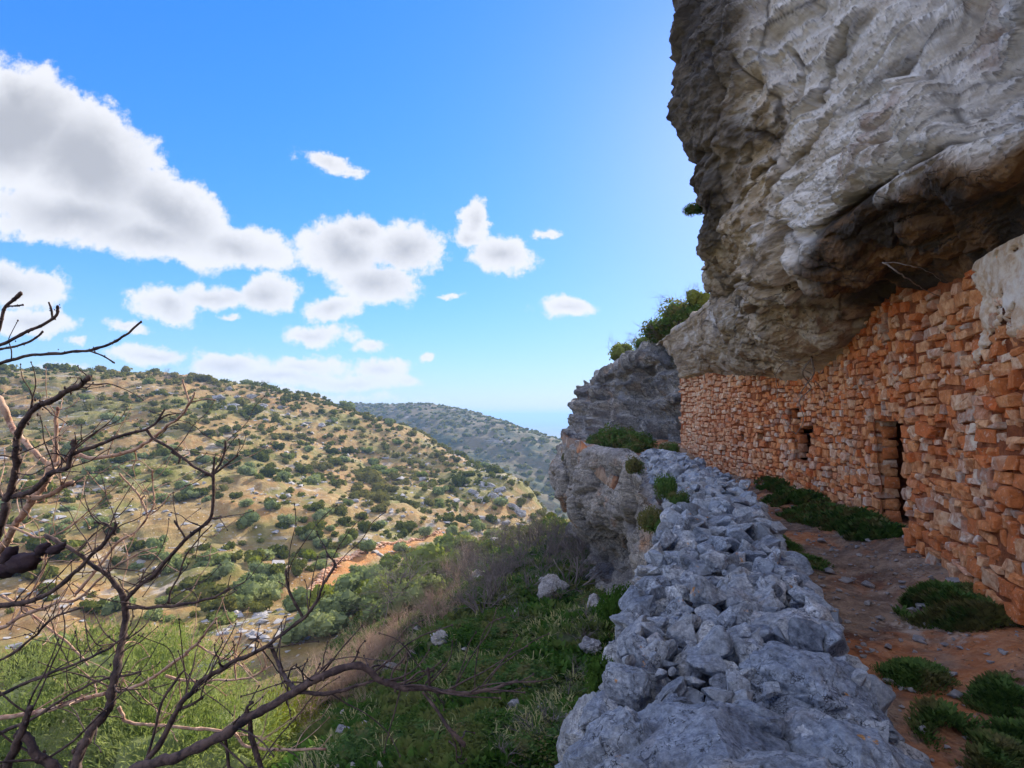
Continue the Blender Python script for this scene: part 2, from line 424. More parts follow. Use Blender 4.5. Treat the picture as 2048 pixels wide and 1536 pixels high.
def masonry_mat():
    m, n = new_mat('ochre_rubble_stone')
    p = n.pos(); r = n.m('FRACT', n.m('ADD', n.rnd(), n.attr('tint')))
    base = n.ramp(r, [(0, (.68, .17, .045)), (.25, (.78, .28, .09)), (.5, (.84, .41, .17)), (.70, (.86, .55, .31)), (.86, (.88, .74, .56)), (1, (.76, .25, .075))])
    g2 = n.m('FRACT', n.m('MULTIPLY', r, 37.7)); base = n.mix(n.mr(g2, .86, .90, 0, .75), base, (.46, .40, .33))
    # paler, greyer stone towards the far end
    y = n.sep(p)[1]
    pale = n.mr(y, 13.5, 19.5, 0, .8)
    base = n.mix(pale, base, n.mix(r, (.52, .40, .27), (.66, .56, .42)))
    b = n.noise(p, 9, 7, .68); base = n.mix(n.m('MULTIPLY', n.mr(b, .40, .62, 1, 0), .7), base, (.50, .155, .045))
    d = n.noise(n.vadd(p, (9, 3, 1)), 26, 6, .7); base = n.mix(n.m('MULTIPLY', n.mr(d, .54, .72), .6), base, (.86, .70, .52))
    g = n.noise(n.vadd(p, (1, 8, 1)), 1.1, 5, .6, .3); base = n.mix(n.m('MULTIPLY', n.mr(g, .56, .70), .45), base, (.40, .10, .035))
    h = n.m('ADD', n.noise(p, 14, 9, .72), n.m('MULTIPLY', n.noise(p, 60, 5, .7), .3))
    n.out(base, .93, n.bump(h, .9, .05))
    return m
def simple_mat(name, c1, c2, scale=6, c3=None, bump=.6, dist=.04, rough=.95, stretch=(1, 1, 1)):
    m, n = new_mat(name); p = n.vmul(n.pos(), stretch)
    a = n.noise(p, scale, 8, .65, .2); base = n.mix(n.mr(a, .38, .62), c1, c2)
    if c3: base = n.mix(n.mr(n.noise(n.vadd(p, (8, 1, 4)), scale * .35, 6, .6), .52, .66), base, c3)
    n.out(base, rough, n.bump(n.noise(p, scale * 4, 8, .7), bump, dist)); return m
def leaf_mat(name, c1, c2, c3=None, trans=.25, scale=.5):
    """leaves: colour varies by plant, by leaf and by place"""
    m, n = new_mat(name); p = n.pos()
    r = n.m('FRACT', n.m('ADD', n.m('MULTIPLY', n.rnd(), .999), n.m('MULTIPLY', n.attr('tint'), .35)))
    base = n.mix(r, c1, c2)
    if c3: base = n.mix(n.mr(n.noise(p, scale, 3), .45, .62), base, c3)
    base = n.mix(.5, base, n.mix(1, base, n.ramp(n.attr('tint'), [(0, (.55, .6, .55)), (.5, (1, 1, 1)), (1, (1.6, 1.5, 1.3))]), 'MULTIPLY'))
    di = n.node('ShaderNodeBsdfDiffuse'); n.put(di.inputs[0], base)
    tr = n.node('ShaderNodeBsdfTranslucent'); n.put(tr.inputs[0], n.mix(1, base, (1.3, 1.35, .7), 'MULTIPLY'))
    mx = n.node('ShaderNodeMixShader'); mx.inputs[0].default_value = trans
    n.t.links.new(di.outputs[0], mx.inputs[1]); n.t.links.new(tr.outputs[0], mx.inputs[2])
    o = n.node('ShaderNodeOutputMaterial'); n.t.links.new(mx.outputs[0], o.inputs[0]); return m

M = {}
M['overhang'] = overhang_mat()
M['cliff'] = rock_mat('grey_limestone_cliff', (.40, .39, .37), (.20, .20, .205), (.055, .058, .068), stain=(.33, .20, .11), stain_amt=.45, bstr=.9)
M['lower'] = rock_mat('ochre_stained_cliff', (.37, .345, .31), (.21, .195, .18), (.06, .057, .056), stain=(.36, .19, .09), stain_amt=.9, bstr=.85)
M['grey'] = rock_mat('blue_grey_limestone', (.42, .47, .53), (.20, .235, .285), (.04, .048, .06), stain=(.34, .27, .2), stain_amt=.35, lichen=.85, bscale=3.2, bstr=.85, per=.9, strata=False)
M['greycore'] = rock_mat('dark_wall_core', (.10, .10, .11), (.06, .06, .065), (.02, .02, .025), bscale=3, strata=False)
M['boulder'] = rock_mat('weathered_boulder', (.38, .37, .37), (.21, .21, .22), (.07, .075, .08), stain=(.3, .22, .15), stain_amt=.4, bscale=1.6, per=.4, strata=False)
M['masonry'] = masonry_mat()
M['mortar'] = simple_mat('red_earth_mortar', (.34, .105, .035), (.22, .065, .022), 12, (.42, .17, .07), .8, .05)
M['plaster'] = simple_mat('old_lime_plaster', (.74, .64, .50), (.56, .40, .26), 10, (.78, .72, .62), .7, .03)
M['wood'] = simple_mat('dead_root_bark', (.30, .25, .21), (.17, .14, .12), 30, None, .4, .01)

# ---------------------------------------------------------------- terrain
ctrl = [  # px, py, depth
 (-500,742,120),(-200,740,140),(0,744,158),(160,749,165),(330,757,175),(480,771,190),(640,801,215),(720,834,220),(850,873,205),(960,933,180),(1040,983,160),(1085,1010,148),
 (0,850,120),(200,850,124),(400,850,135),(600,880,155),(780,920,165),(0,930,98),(0,1000,82),(200,940,100),(300,1000,88),(600,1000,98),(450,930,118),(800,1000,118),(900,960,150),(950,1050,112),(1020,1040,125),
 (700,1100,78),(560,1100,76),(450,1130,66),(200,1130,66),(0,1130,62),(850,1080,92),(650,1225,58),(760,1160,68),(500,1240,50),(350,1230,52),(150,1230,52),(0,1260,48),(-300,1200,55),(-300,1000,80),(-300,850,115),
 (560,1536,13),(700,1536,9.5),(900,1536,8.6),(1130,1536,8.4),(700,1330,21),(600,1400,24),(850,1230,30),(850,1400,14.5),(1000,1400,12.5),(1000,1250,18),(1200,1250,15),(1150,1100,27),(1000,1110,34),(1090,1040,52),(900,1140,40),(950,1090,58),
 (400,1400,30),(200,1400,32),(0,1400,34),(450,1536,22),(200,1536,24),(0,1536,25),(-300,1500,25),
 (860,930,290),(760,900,300),(980,1010,250),(1090,1090,200),(1130,1150,150),(500,850,280),(200,830,270),(0,820,260),(-400,800,240),(1120,1100,100),
]
cp = []; cz = []
for (px, py, Y) in ctrl:
    q = PX(px, py, Y); cp.append(q[:2]); cz.append(q[2])
for q in [(3, 5, -7), (3, 0, -7.2), (0, -8, -8), (-6, -5, -11), (8, 10, -7.5), (9, 22, -8), (12, 35, -9), (14, 60, -14), (-20, -10, -19), (-45, 0, -20), (-90, 0, -14), (-150, 0, 6), (-60, -60, -20), (0, -60, -9), (25, 0, -7), (25, 100, -20), (35, 200, -45), (0, 330, -60), (-100, 380, -40), (-200, 350, -15), (-260, 150, 12),(-230, 40, 14), (-220, -60, 10), (20, -60, -6)]:
    cp.append(q[:2]); cz.append(q[2])
_ter = tps(cp, cz, .0006)
def H(x, y):
    x = np.asarray(x, float); y = np.asarray(y, float); P = np.stack([x.ravel(), y.ravel()], -1)
    z = _ter(P); r = np.hypot(P[:, 0], P[:, 1])
    q = np.stack([P[:, 0], P[:, 1], z * 0], -1)
    near = sstep(60, 20, r)
    bump = fbm(q / 14, 4) * 1.0 * sstep(15, 60, r) + fbm(q / 3.0, 4) * .32 + fbm(q / .8, 3) * .07 * near
    # bedding ledges stepping across the far slope
    led = z + fbm(q / 22, 3) * 2.5
    step = np.abs(((led / 2.6) % 1) - .5) * 2
    led2 = (sstep(.25, .75, step) - .5) * .9 * sstep(45, 75, r) * sstep(-.3, .35, fbm(q / 30 + 40, 3))
    return (z + bump + led2).reshape(x.shape)
az = np.concatenate([np.linspace(-175, -52, 90)[:-1], np.linspace(-52, 14, 620), np.linspace(14, 70, 80)[1:]]) * math.pi / 180
rr = np.exp(np.linspace(math.log(3.0), math.log(420), 430))
A, R_ = np.meshgrid(az, rr, indexing='ij'); X = np.sin(A) * R_; Y = np.cos(A) * R_
Z = H(X, Y)
P = np.stack([X, Y, Z], -1)
# masks carried as attributes: bare pale rock, orange earth, green sward
q = np.stack([X.ravel(), Y.ravel(), Z.ravel() * 2], -1); q2 = np.stack([X.ravel(), Y.ravel(), Y.ravel() * 0], -1)
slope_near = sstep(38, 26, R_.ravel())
def track_pts():
    pts = [(598, 1236, 57), (640, 1190, 63), (672, 1150, 68.5), (715, 1118, 74), (770, 1088, 81), (840, 1062, 90), (900, 1040, 100)]
    return np.array([PX(*p)[:2] for p in pts])
TR = catmull(track_pts(), np.linspace(0, 6, 60))
dtr = np.min(np.hypot(q2[:, None, 0] - TR[None, :, 0], q2[:, None, 1] - TR[None, :, 1]), axis=1)
me = mesh('hillside', P.reshape(-1, 3), gridfaces(len(az), len(rr))[:, ::-1], None, True, {'near': slope_near, 'track': sstep(2.2, .9, dtr)})
def ground_mat():
    m, n = new_mat('mediterranean_hillside'); p = n.pos()
    near = n.attr('near'); tr = n.attr('track')
    a = n.noise(p, .06, 7, .62, .6); b = n.noise(p, .5, 8, .68, .3); c = n.noise(n.vmul(p, (.35, .35, 2.2)), .35, 8, .7, .8)
    soil = n.mix(n.mr(a, .4, .6), (.29, .165, .06), (.22, .145, .05))
    soil = n.mix(n.mr(b, .42, .62), soil, (.31, .22, .095))
    gr = n.noise(n.vadd(p, (90, 20, 0)), .045, 6, .6, .4)
    soil = n.mix(n.m('MULTIPLY', n.mr(gr, .46, .58), .8), soil, n.mix(n.mr(b, .4, .6), (.125, .145, .03), (.20, .185, .055)))
    ye = n.noise(n.vadd(p, (5, 220, 0)), .35, 6, .7); soil = n.mix(n.m('MULTIPLY', n.mr(ye, .54, .66), .6), soil, (.16, .13, .05))
    # pale limestone cropping out in bands
    rk = n.m('MULTIPLY', n.mr(c, .53, .60), n.mr(n.noise(n.vadd(p, (44, 3, 0)), .03, 5, .6), .40, .56))
    soil = n.mix(n.m('MULTIPLY', rk, .62), soil, n.mix(n.mr(b, .4, .62), (.20, .185, .17), (.50, .45, .40)))
    spk = n.vor(p, 1.1); soil = n.mix(n.m('MULTIPLY', n.mr(spk, .10, .16, 1, 0), .7), soil, (.45, .42, .38))
    soil = n.mix(tr, soil, n.mix(n.mr(b, .4, .6), (.46, .20, .06), (.40, .235, .10)))
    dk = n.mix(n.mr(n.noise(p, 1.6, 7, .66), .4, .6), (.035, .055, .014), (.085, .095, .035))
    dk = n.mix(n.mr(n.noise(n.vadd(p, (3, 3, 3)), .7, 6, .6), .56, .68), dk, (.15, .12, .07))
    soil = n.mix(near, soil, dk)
    h = n.m('ADD', n.noise(p, .9, 10, .7), n.m('MULTIPLY', n.noise(p, 6, 6, .7), .25))
    n.out(soil, .96, n.bump(h, .8, .7)); return m
me.materials.append(ground_mat())
obj('hillside', me, kind='structure')

# far hill across the side valley
fc = [(560,845,760),(640,812,700),(720,812,640),(850,812,560),(960,834,510),(1050,858,470),(1140,889,430),(1220,930,400),(1300,980,380),
      (720,850,520),(850,870,440),(960,910,400),(1050,945,370),(1130,985,345),(1200,1040,330),(900,950,350),(1000,1000,320),(1110,1060,300),(1000,1100,280),(780,920,420),(600,900,520)]
fp = [PX(*q)[:2] for q in fc]; fz = [PX(*q)[2] for q in fc]
for (px, py, d) in [(850, 860, 800), (1000, 880, 740), (1150, 920, 660), (650, 850, 1000), (1300, 1000, 600),(1350, 1100, 500)]:
    qq = PX(px, py, d); fp.append(qq[:2]); fz.append(qq[2])
_far = tps(fp, fz, .001)
gx = np.linspace(-420, 210, 260); gy = np.linspace(235, 980, 300)
X, Y = np.meshgrid(gx, gy, indexing='ij'); Pq = np.stack([X.ravel(), Y.ravel()], -1)
q = np.stack([Pq[:, 0], Pq[:, 1], Pq[:, 0] * 0], -1)
def HF(x, y):
    Pq = np.stack([np.ravel(x), np.ravel(y)], -1); q = np.stack([Pq[:, 0], Pq[:, 1], Pq[:, 0] * 0], -1)
    return np.clip(_far(Pq) + fbm(q / 40, 4) * 3 + fbm(q / 9, 3) * 1.2, -130, 400)
Z = HF(X, Y)
me = mesh('far_hill', np.stack([X.ravel(), Y.ravel(), Z], -1), gridfaces(260, 300), None, True)
m, n = new_mat('far_scrub_hill'); p = n.pos()
c = n.mix(n.mr(n.noise(p, .05, 7, .65), .42, .6), (.12, .10, .055), (.045, .06, .03))
c = n.mix(n.mr(n.noise(n.vmul(p, (.4, .4, 2)), .12, 7, .7), .58, .66), c, (.22, .20, .18))
n.out(c, .95, n.bump(n.noise(p, .2, 9, .7), .8, 2.0)); me.materials.append(m)
obj('far_hill', me, kind='structure')
# a still farther ridge, then the coastal plain to the horizon
gx = np.linspace(-1500, 260, 90); gy = np.linspace(1500, 2300, 30); X, Y = np.meshgrid(gx, gy, indexing='ij')
crest = np.interp(X, [-1500, -900, -620, -480, -300, 260], [72, 62, 46, 30, -25, -110])
Z = crest - 90 * (np.abs(Y - 1850) / 420) ** 1.6 + fbm(np.stack([X.ravel(), Y.ravel(), X.ravel() * 0], -1) / 150, 4).reshape(X.shape) * 7
obj('distant_ridge', mesh('distant_ridge', np.stack([X, Y, Z], -1).reshape(-1, 3), gridfaces(90, 30), simple_mat('distant_ridge', (.13, .14, .06), (.22, .17, .09), .02, None, .3, 1)), kind='structure')
rr = np.exp(np.linspace(math.log(280), math.log(60000), 60)); aa = np.linspace(-math.pi, math.pi, 120)
A, R_ = np.meshgrid(aa, rr, indexing='ij')
me = mesh('plain', np.stack([np.sin(A) * R_, np.cos(A) * R_, -112 + 0 * A], -1).reshape(-1, 3), gridfaces(120, 60)[:, ::-1], None, True)
m, n = new_mat('coastal_plain'); p = n.pos()
c = n.vor(n.vmul(p, (1, .5, 1)), .0022, out='Color'); c = n.mix(.5, n.mix(n.sep(c)[0], (.10, .13, .05), (.26, .22, .12)), (.12, .15, .10))
c = n.mix(n.mr(n.noise(p, .0012, 4), .5, .6), c, (.08, .10, .045)); n.out(c, .95); me.materials.append(m)
obj('plain', me, kind='structure')

# ---------------------------------------------------------------- the overhang
def offs(L, d): return [tuple(a + b for a, b in zip(p, d)) for p in L]
W3 = lambda *a: [tuple(x) for x in a]
R1 = W3((2.6, -12, 1.5), (2.9, -4, 1.5), (3.6, 1.5, 1.42)) + [PX(*c) for c in [(2048,520,4.8),(1925,588,6.2),(1835,602,7.4),(1762,640,9.0),(1692,712,10.8),(1600,752,12.8),(1540,757,14.5),(1470,755,16.5),(1420,752,18.2),(1365,762,20)]]
R2 = W3((1.8, -12, 2.3), (2.2, -4, 2.2), (3.0, 1.5, 1.85)) + [PX(*c) for c in [(2048,390,4.25),(1905,455,5.3),(1795,525,6.6),(1700,590,8.0),(1640,660,9.6),(1565,700,11.4),(1500,720,13.4),(1450,728,15.8),(1405,738,17.8),(1355,750,20)]]
R3 = W3((1.2, -12, 3.0), (1.6, -4, 2.8), (2.4, 1.5, 2.2)) + [PX(*c) for c in [(2048,262,3.7),(1870,325,4.6),(1750,395,5.6),(1652,455,6.7),(1575,560,8.3),(1515,612,10),(1470,645,12),(1432,672,14.5),(1390,695,17),(1345,718,20.5)]]
R4 = W3((1.0, -12, 5), (1.4, -4, 4.5), (2.5, 1.5, 3.4)) + [PX(*c) for c in [(2048,60,4.1),(1830,130,5.1),(1680,230,6.2),(1590,330,7.2),(1520,440,8.5),(1480,530,10.2),(1448,582,12.4),(1425,628,15),(1385,658,17.5),(1330,697,21)]]
R5 = W3((1.2, -12, 8), (1.8, -4, 7), (3.0, 1.5, 5.5)) + [PX(*c) for c in [(1950,-350,5.2),(1700,-200,6.3),(1560,-60,7.2),(1475,110,7.8),(1440,280,8.6),(1445,430,10.0),(1432,540,12.2),(1428,602,15.2),(1380,650,17.8),(1322,691,22)]]
R6 = W3((2, -12, 11), (2.4, -4, 10), (3.4, 1.5, 9)) + [PX(*c) for c in [(1750,-700,6.5),(1500,-500,7.6),(1395,-260,8.6),(1366,0,9.4),(1362,225,10.0),(1398,425,11.2),(1412,525,12.9),(1436,596,15.6),(1378,646,18.6),(1312,690,23)]]
R0 = offs(R1, (.7, .1, -.9)); Rb = offs(R1, (1.6, .2, -3.4))
lift = [1.5] * 8 + [1.4, 1.0, .5, .2, .1]
R7 = [(p[0] + 2.2, p[1] + 2.2, p[2] + l) for p, l in zip(R6, lift)]
R8 = [(p[0] + 8, p[1] + 4, p[2] + l + .6) for p, l in zip(R6, lift)]
R9 = [(p[0] + 26, p[1] + 8, p[2] + l) for p, l in zip(R6, lift)]
NET = np.array([Rb, R0, R1, R2, R3, R4, R5, R6, R7, R8, R9])
# parameter samples: dense where the camera looks
tr_ = np.concatenate([np.linspace(0, 2, 14)[:-1], np.linspace(2, 7.3, 450), np.linspace(7.3, 10, 40)[1:]])
ts_ = np.concatenate([np.linspace(0, 2.4, 40)[:-1], np.linspace(2.4, 6.2, 480)[:-1], np.linspace(6.2, 12, 360)])
rows = catmull(NET, tr_); P = catmull(np.swapaxes(rows, 0, 1), ts_)   # (s, r, 3)
Nn = gridnormals(P)
if (Nn[300, 150] @ np.array([-1, -.6, -.2])) < 0: Nn = -Nn
rv = np.broadcast_to(tr_[None], P.shape[:2]); sv = np.broadcast_to(ts_[:, None], P.shape[:2])
p3 = P.reshape(-1, 3)
amp = np.interp(rv.ravel(), [0, 1.6, 2.0, 2.5, 3.2, 7, 8, 10], [.1, .1, .14, .6, 1, 1, .8, .6])
bed = p3 * np.array([.35, .22, 1.5])
big = fbm(p3 * np.array([.42, .3, .7]) + 3, 3, .5) * .22
wq = p3 + np.stack([fbm(p3 * .8 + 4, 3), fbm(p3 * .8 + 14, 3), fbm(p3 * .8 + 24, 3)], -1) * .22
f1, e1 = facets(wq, np.array([.75, .55, 1.05]), 3.3, .55)
f2, e2 = facets(wq, np.array([1.9, 1.4, 3.4]), 7.7, .6)
f3, e3 = facets(wq, np.array([5.2, 4.6, 7.0]), 1.7, .6)
zb = p3[:, 2] + .30 * fbm(p3 * .4 + 5, 3) + p3[:, 1] * .05
fr = (zb / .85) % 1.0
lip = (sstep(.0, .80, fr) - sstep(.80, 1.0, fr)) * .12 * sstep(-.3, .4, fbm(p3 * .35 + 21, 3))
fin = fbm(p3 * np.array([4, 3.4, 5.0]), 5, .68) * .045
crack = -.10 * sstep(.07, .0, e1) * sstep(-.1, .3, fbm(p3 * .6 + 61, 2)) - .03 * sstep(.10, .0, e2)
amp = amp * np.interp(sv.ravel(), [0, 8.5, 10, 12], [1, 1, .55, .6])
f1 = f1 * sstep(0, .22, e1); f2 = f2 * sstep(0, .24, e2); f3 = f3 * sstep(0, .16, e3)
crack = -.07 * sstep(.20, .0, e1) * sstep(-.15, .25, fbm(p3 * .6 + 61, 2)) - .035 * sstep(.14, .0, e2)
fiss = np.maximum(sstep(.055, .0, e1) * sstep(-.15, .25, fbm(p3 * .6 + 61, 2)), .6 * sstep(.05, 0, e2) * sstep(0, .4, fbm(p3 * 1.1 + 31, 2)))
# the long joints and bedding cracks that cross the face
SX = 1024 + F * p3[:, 0] / np.maximum(p3[:, 1], .5); SY = 833 - F * p3[:, 2] / np.maximum(p3[:, 1], .5)
front = (p3[:, 1] > 2) & (rv.ravel() > 2.0) & (rv.ravel() < 6.6)
jn = np.zeros(len(p3)); jc = np.zeros(len(p3)); wx_ = SX + 9 * fbm(p3 * 2.2 + 5, 3); wy_ = SY + 9 * fbm(p3 * 2.2 + 55, 3)
for pts, w, dp in [([(1588,70),(1600,120),(1590,165),(1568,225)],9,.20),([(1722,28),(1680,80),(1650,130),(1625,180)],8,.16),([(2000,258),(1872,305),(1797,347),(1736,389),(1650,452)],9,.13),
                   ([(1530,322),(1501,356),(1460,412)],8,.14),([(1473,258),(1511,262),(1534,283),(1560,330)],7,.12),([(1432,60),(1430,150),(1417,262),(1405,330)],9,.12),
                   ([(2100,110),(1900,195),(1770,295),(1660,395)],6,.07),([(2100,20),(1900,108),(1760,200),(1640,310),(1560,400)],6,.08),([(1850,0),(1740,110),(1650,220),(1570,330),(1520,400)],6,.09),([(2100,200),(1930,262),(1800,325)],5,.06),
                   ([(1950,0),(1850,80),(1780,150)],6,.08),([(1553,565),(1590,575),(1630,592)],16,.32),([(1480,90),(1500,200),(1470,330)],8,.10),([(1540,420),(1600,470),(1640,520),(1700,545)],7,.10),([(1430,600),(1480,560),(1540,545)],8,.16),([(1470,640),(1540,610),(1600,640),(1680,640)],7,.10)]:
    dm = np.full(len(p3), 1e9)
    for (x0_, y0_), (x1_, y1_) in zip(pts[:-1], pts[1:]):
        dx_, dy_ = x1_ - x0_, y1_ - y0_; t_ = np.clip(((wx_ - x0_) * dx_ + (wy_ - y0_) * dy_) / (dx_ ** 2 + dy_ ** 2), 0, 1)
        dm = np.minimum(dm, np.hypot(wx_ - x0_ - t_ * dx_, wy_ - y0_ - t_ * dy_))
    jn = np.maximum(jn, dp * sstep(w * 1.3, 0, dm) * front); jc = np.maximum(jc, min(1, dp * 7) * sstep(w * .6, w * .15, dm) * front)
fiss = np.maximum(fiss, jc)
disp = amp * (big - jn + f1 * .27 + f2 * .12 + f3 * .022 + lip + fin + crack)
P = P + Nn * disp.reshape(P.shape[:2])[..., None]
# a deep joint running up and back through the face, and a slot left of it
P2 = P
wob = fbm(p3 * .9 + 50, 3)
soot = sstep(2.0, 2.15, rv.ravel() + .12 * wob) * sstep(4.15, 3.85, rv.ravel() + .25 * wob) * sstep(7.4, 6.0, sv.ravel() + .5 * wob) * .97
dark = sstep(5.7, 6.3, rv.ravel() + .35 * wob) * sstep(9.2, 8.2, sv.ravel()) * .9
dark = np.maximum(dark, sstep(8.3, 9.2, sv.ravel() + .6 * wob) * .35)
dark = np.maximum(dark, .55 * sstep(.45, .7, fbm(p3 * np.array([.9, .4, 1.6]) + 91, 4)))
tan = np.clip(sstep(6.3, 7.4, sv.ravel() + .8 * wob) * sstep(6.2, 5.2, rv.ravel()) * .85 + sstep(4.7, 5.3, rv.ravel() + .6 * wob) * sstep(5.0, 6.5, sv.ravel()) * .8, 0, 1)
me = mesh('rock_overhang', P.reshape(-1, 3), gridfaces(*P.shape[:2]), M['overhang'], True, {'soot': soot, 'dark': dark, 'tan': tan, 'fissure': fiss})
obj('rock_overhang', me, kind='structure')

# far cliff face beyond the masonry
def cols(*a): return [[PX(*q) for q in c] for c in a]
FC = cols([(1400,1010,19.2),(1395,900,19.4),(1390,830,19.8),(1378,765,20.3),(1345,712,21.5)],
          [(1345,990,21),(1345,900,21.2),(1345,820,21.5),(1330,750,22),(1310,700,23.5)],
          [(1295,960,23.5),(1300,890,23.6),(1305,805,24),(1290,745,24.5),(1270,718,26)],
          [(1228,950,26.5),(1232,890,26.6),(1240,812,27),(1238,765,27.3),(1222,741,28.5)],
          [(1172,950,30),(1175,890,30),(1182,830,30.2),(1182,785,30.6),(1185,760,31.5)],
          [(1132,960,33.5),(1135,900,33.6),(1146,852,33.8),(1152,822,34.2),(1166,798,35)],
          [(1150,960,39),(1150,900,39),(1158,860,39),(1165,835,39),(1180,810,39)],
          [(1250,960,44),(1250,900,44),(1250,870,44),(1250,840,44),(1250,815,44)])
FC = [c + [(c[-1][0] + 3, c[-1][1] + 2, c[-1][2] + .5), (c[-1][0] + 14, c[-1][1] + 4, c[-1][2] + 1.6)] for c in FC]
FC = np.array(FC)
tr_ = np.concatenate([np.linspace(0, 4.4, 190), np.linspace(4.4, 6, 30)[1:]]); ts_ = np.linspace(0, 7, 330)
P = catmull(FC, ts_); P = np.swapaxes(catmull(np.swapaxes(P, 0, 1), tr_), 0, 1)
Nn = gridnormals(P)
if (Nn[80, 80] @ np.array([-1, -.6, 0])) < 0: Nn = -Nn
p3 = P.reshape(-1, 3)
zb = p3[:, 2] + .3 * fbm(p3 * .4 + 15, 3); fr = (zb / .9) % 1.0
lip = (sstep(.0, .8, fr) - sstep(.8, 1.0, fr)) * .32
joint = np.maximum(0, ridged(p3 * np.array([.55, .55, .12]) + 8, 2) - .9) * -.8
f1, e1 = facets(p3, np.array([.55, .55, .35]), 2.2, .5); f2, e2 = facets(p3, np.array([1.5, 1.5, 1.9]), 5.2, .6); f3, _ = facets(p3, np.array([3.5, 3.5, 6]), 5.2, .6)
d = fbm(p3 * np.array([.5, .4, .5]), 3) * .3 + lip + joint * 1.2 + f1 * sstep(0, .2, e1) * .5 + f2 * .14 + f3 * .045 - .3 * sstep(.12, 0, e1) - .06 * sstep(.12, 0, e2) + fbm(p3 * 5, 3, .6) * .03
P = P + Nn * d.reshape(P.shape[:2])[..., None]
obj('cliff_face', mesh('cliff_face', P.reshape(-1, 3), gridfaces(*P.shape[:2]), M['cliff']), kind='structure')

# cliff below the ledge
E = np.array([(-.55, -6, -1.5), (-.45, -2, -1.5)] + [PX(*c) for c in [(1075,1620,1.9),(1205,1290,3.2),(1262,1120,5.0),(1318,1040,7.0),(1300,968,10.5),(1262,925,15)]] +
             [PX(1160, 902, 20), PX(1128, 893, 25), PX(1122, 890, 30), PX(1130, 885, 35), (6.5, 41, -1.6), (12, 44, -1.8)])
prof = [(0.5, .25), (.08, 0), (0, -.7), (-.05, -1.5), (.1, -2.4), (.55, -3.0), (1.35, -3.7), (1.2, -4.6), (.5, -5.3), (.1, -6.5), (-.3, -9), (-.6, -12), (-.8, -20)]
ts_ = np.concatenate([np.linspace(0, 4, 50)[:-1], np.linspace(4, 11.3, 420), np.linspace(11.3, 13, 30)[1:]])
e = catmull(E, ts_); e[:, 0] += .38 * sstep(9, 5, e[:, 1]); T = np.gradient(e, axis=0); T[:, 2] = 0; T /= np.linalg.norm(T, axis=1)[:, None]
O = np.stack([T[:, 1], -T[:, 0], 0 * T[:, 0]], -1)   # to the right of travel = into the rock
tp = np.concatenate([np.linspace(0, 9, 230), np.linspace(9, 12, 12)[1:]])
pf = catmull(np.array(prof, float), tp)
P = e[:, None] + O[:, None] * pf[None, :, :1] + np.array([0, 0, 1.0]) * pf[None, :, 1:]
e = e.copy(); P = P - np.array([0, 0, .55]) * sstep(17, 14, P[..., 1:2]) * sstep(1.5, .8, tp)[None, :, None]
Nn = gridnormals(P)
if (Nn[250, 60] @ np.array([-1, 0, 0])) < 0: Nn = -Nn
p3 = P.reshape(-1, 3); rim = np.interp(np.broadcast_to(tp[None], P.shape[:2]).ravel(), [0, 1, 2, 12], [.15, .3, 1, 1]) * np.interp(p3[:, 1], [4, 9], [.25, 1])
f1, e1 = facets(p3, np.array([.6, .6, .45]), 9.2, .5); f2, e2 = facets(p3, np.array([1.7, 1.7, 1.9]), 4.2, .6); f3, _ = facets(p3, np.array([4.2, 4.2, 5.5]), 3.2, .6)
d = fbm(p3 * np.array([.45, .35, .5]) + 2, 3) * .5 + f1 * sstep(0, .2, e1) * .45 + f2 * .13 + f3 * .045 - .16 * sstep(.12, 0, e1) + fbm(p3 * 5, 3, .6) * .03
P = P + Nn * (d * rim).reshape(P.shape[:2])[..., None]
obj('lower_cliff', mesh('lower_cliff', P.reshape(-1, 3), gridfaces(*P.shape[:2]), M['lower']), kind='structure')

# ---------------------------------------------------------------- the ledge and path
WB = np.array([(2.45, -12), (2.9, -4), (3.55, 1.5), (4.05, 3.4), (4.48, 4.81), (5.05, 6.3), (5.43, 7.4), (5.88, 8.56), (6.30, 9.8), (6.6, 10.9), (6.85, 12.8), (6.9, 15), (6.72, 17), (6.5, 18.4), (6.15, 20)])
CORNER = 9
wt = np.linspace(0, len(WB) - 1, 1500); wp = catmull(WB, wt)
ws = np.concatenate([[0], np.cumsum(np.linalg.norm(np.diff(wp, axis=0), axis=1))])
SC = np.interp(CORNER, wt, ws)            # arc length at the corner
def wall_at(s): return np.array([np.interp(s, ws, wp[:, 0]), np.interp(s, ws, wp[:, 1])])
def wall_frame(s):
    a, b = wall_at(s - .05), wall_at(s + .05); t = (b - a) / np.linalg.norm(b - a); return t, np.array([-t[1], t[0]])  # along, outward (left)
def s_of_px(px):
    k = np.argmin(np.abs(1024 + F * wp[200:, 0] / wp[200:, 1] - px) if True else 0) + 200; return ws[k]
j0 = np.array(R1); junc_s = np.array([ws[np.argmin(np.hypot(wp[:, 0] - a[0], wp[:, 1] - a[1]))] for a in j0]); junc_z = j0[:, 2]
def top_z(s): return np.interp(s, junc_s, junc_z)
ey = e[:, 1]; mono = (ts_ > .2) & (ts_ < 10.8)
def edge_x(y): return np.interp(y, ey[mono], e[mono, 0])
def ledge_z(x, y):
    x = np.asarray(x, float); y = np.asarray(y, float)
    q = np.stack([x.ravel(), y.ravel(), 0 * x.ravel()], -1)
    z = -2.02 + fbm(q * .8, 4).reshape(x.shape) * .07 + fbm(q * 5, 3).reshape(x.shape) * .018
    wx = np.interp(y, wp[:, 1], wp[:, 0])
    z = z + .28 * sstep(1.0, .0, wx - x)                     # earth banked against the masonry
    z = z + .75 * sstep(17.5, 20.5, y)                        # rock terrace past the end of the low wall
    z = z + .45 * sstep(.55, -.05, x - edge_x(y)) * sstep(15, 18, y)             # firm rim
    return z
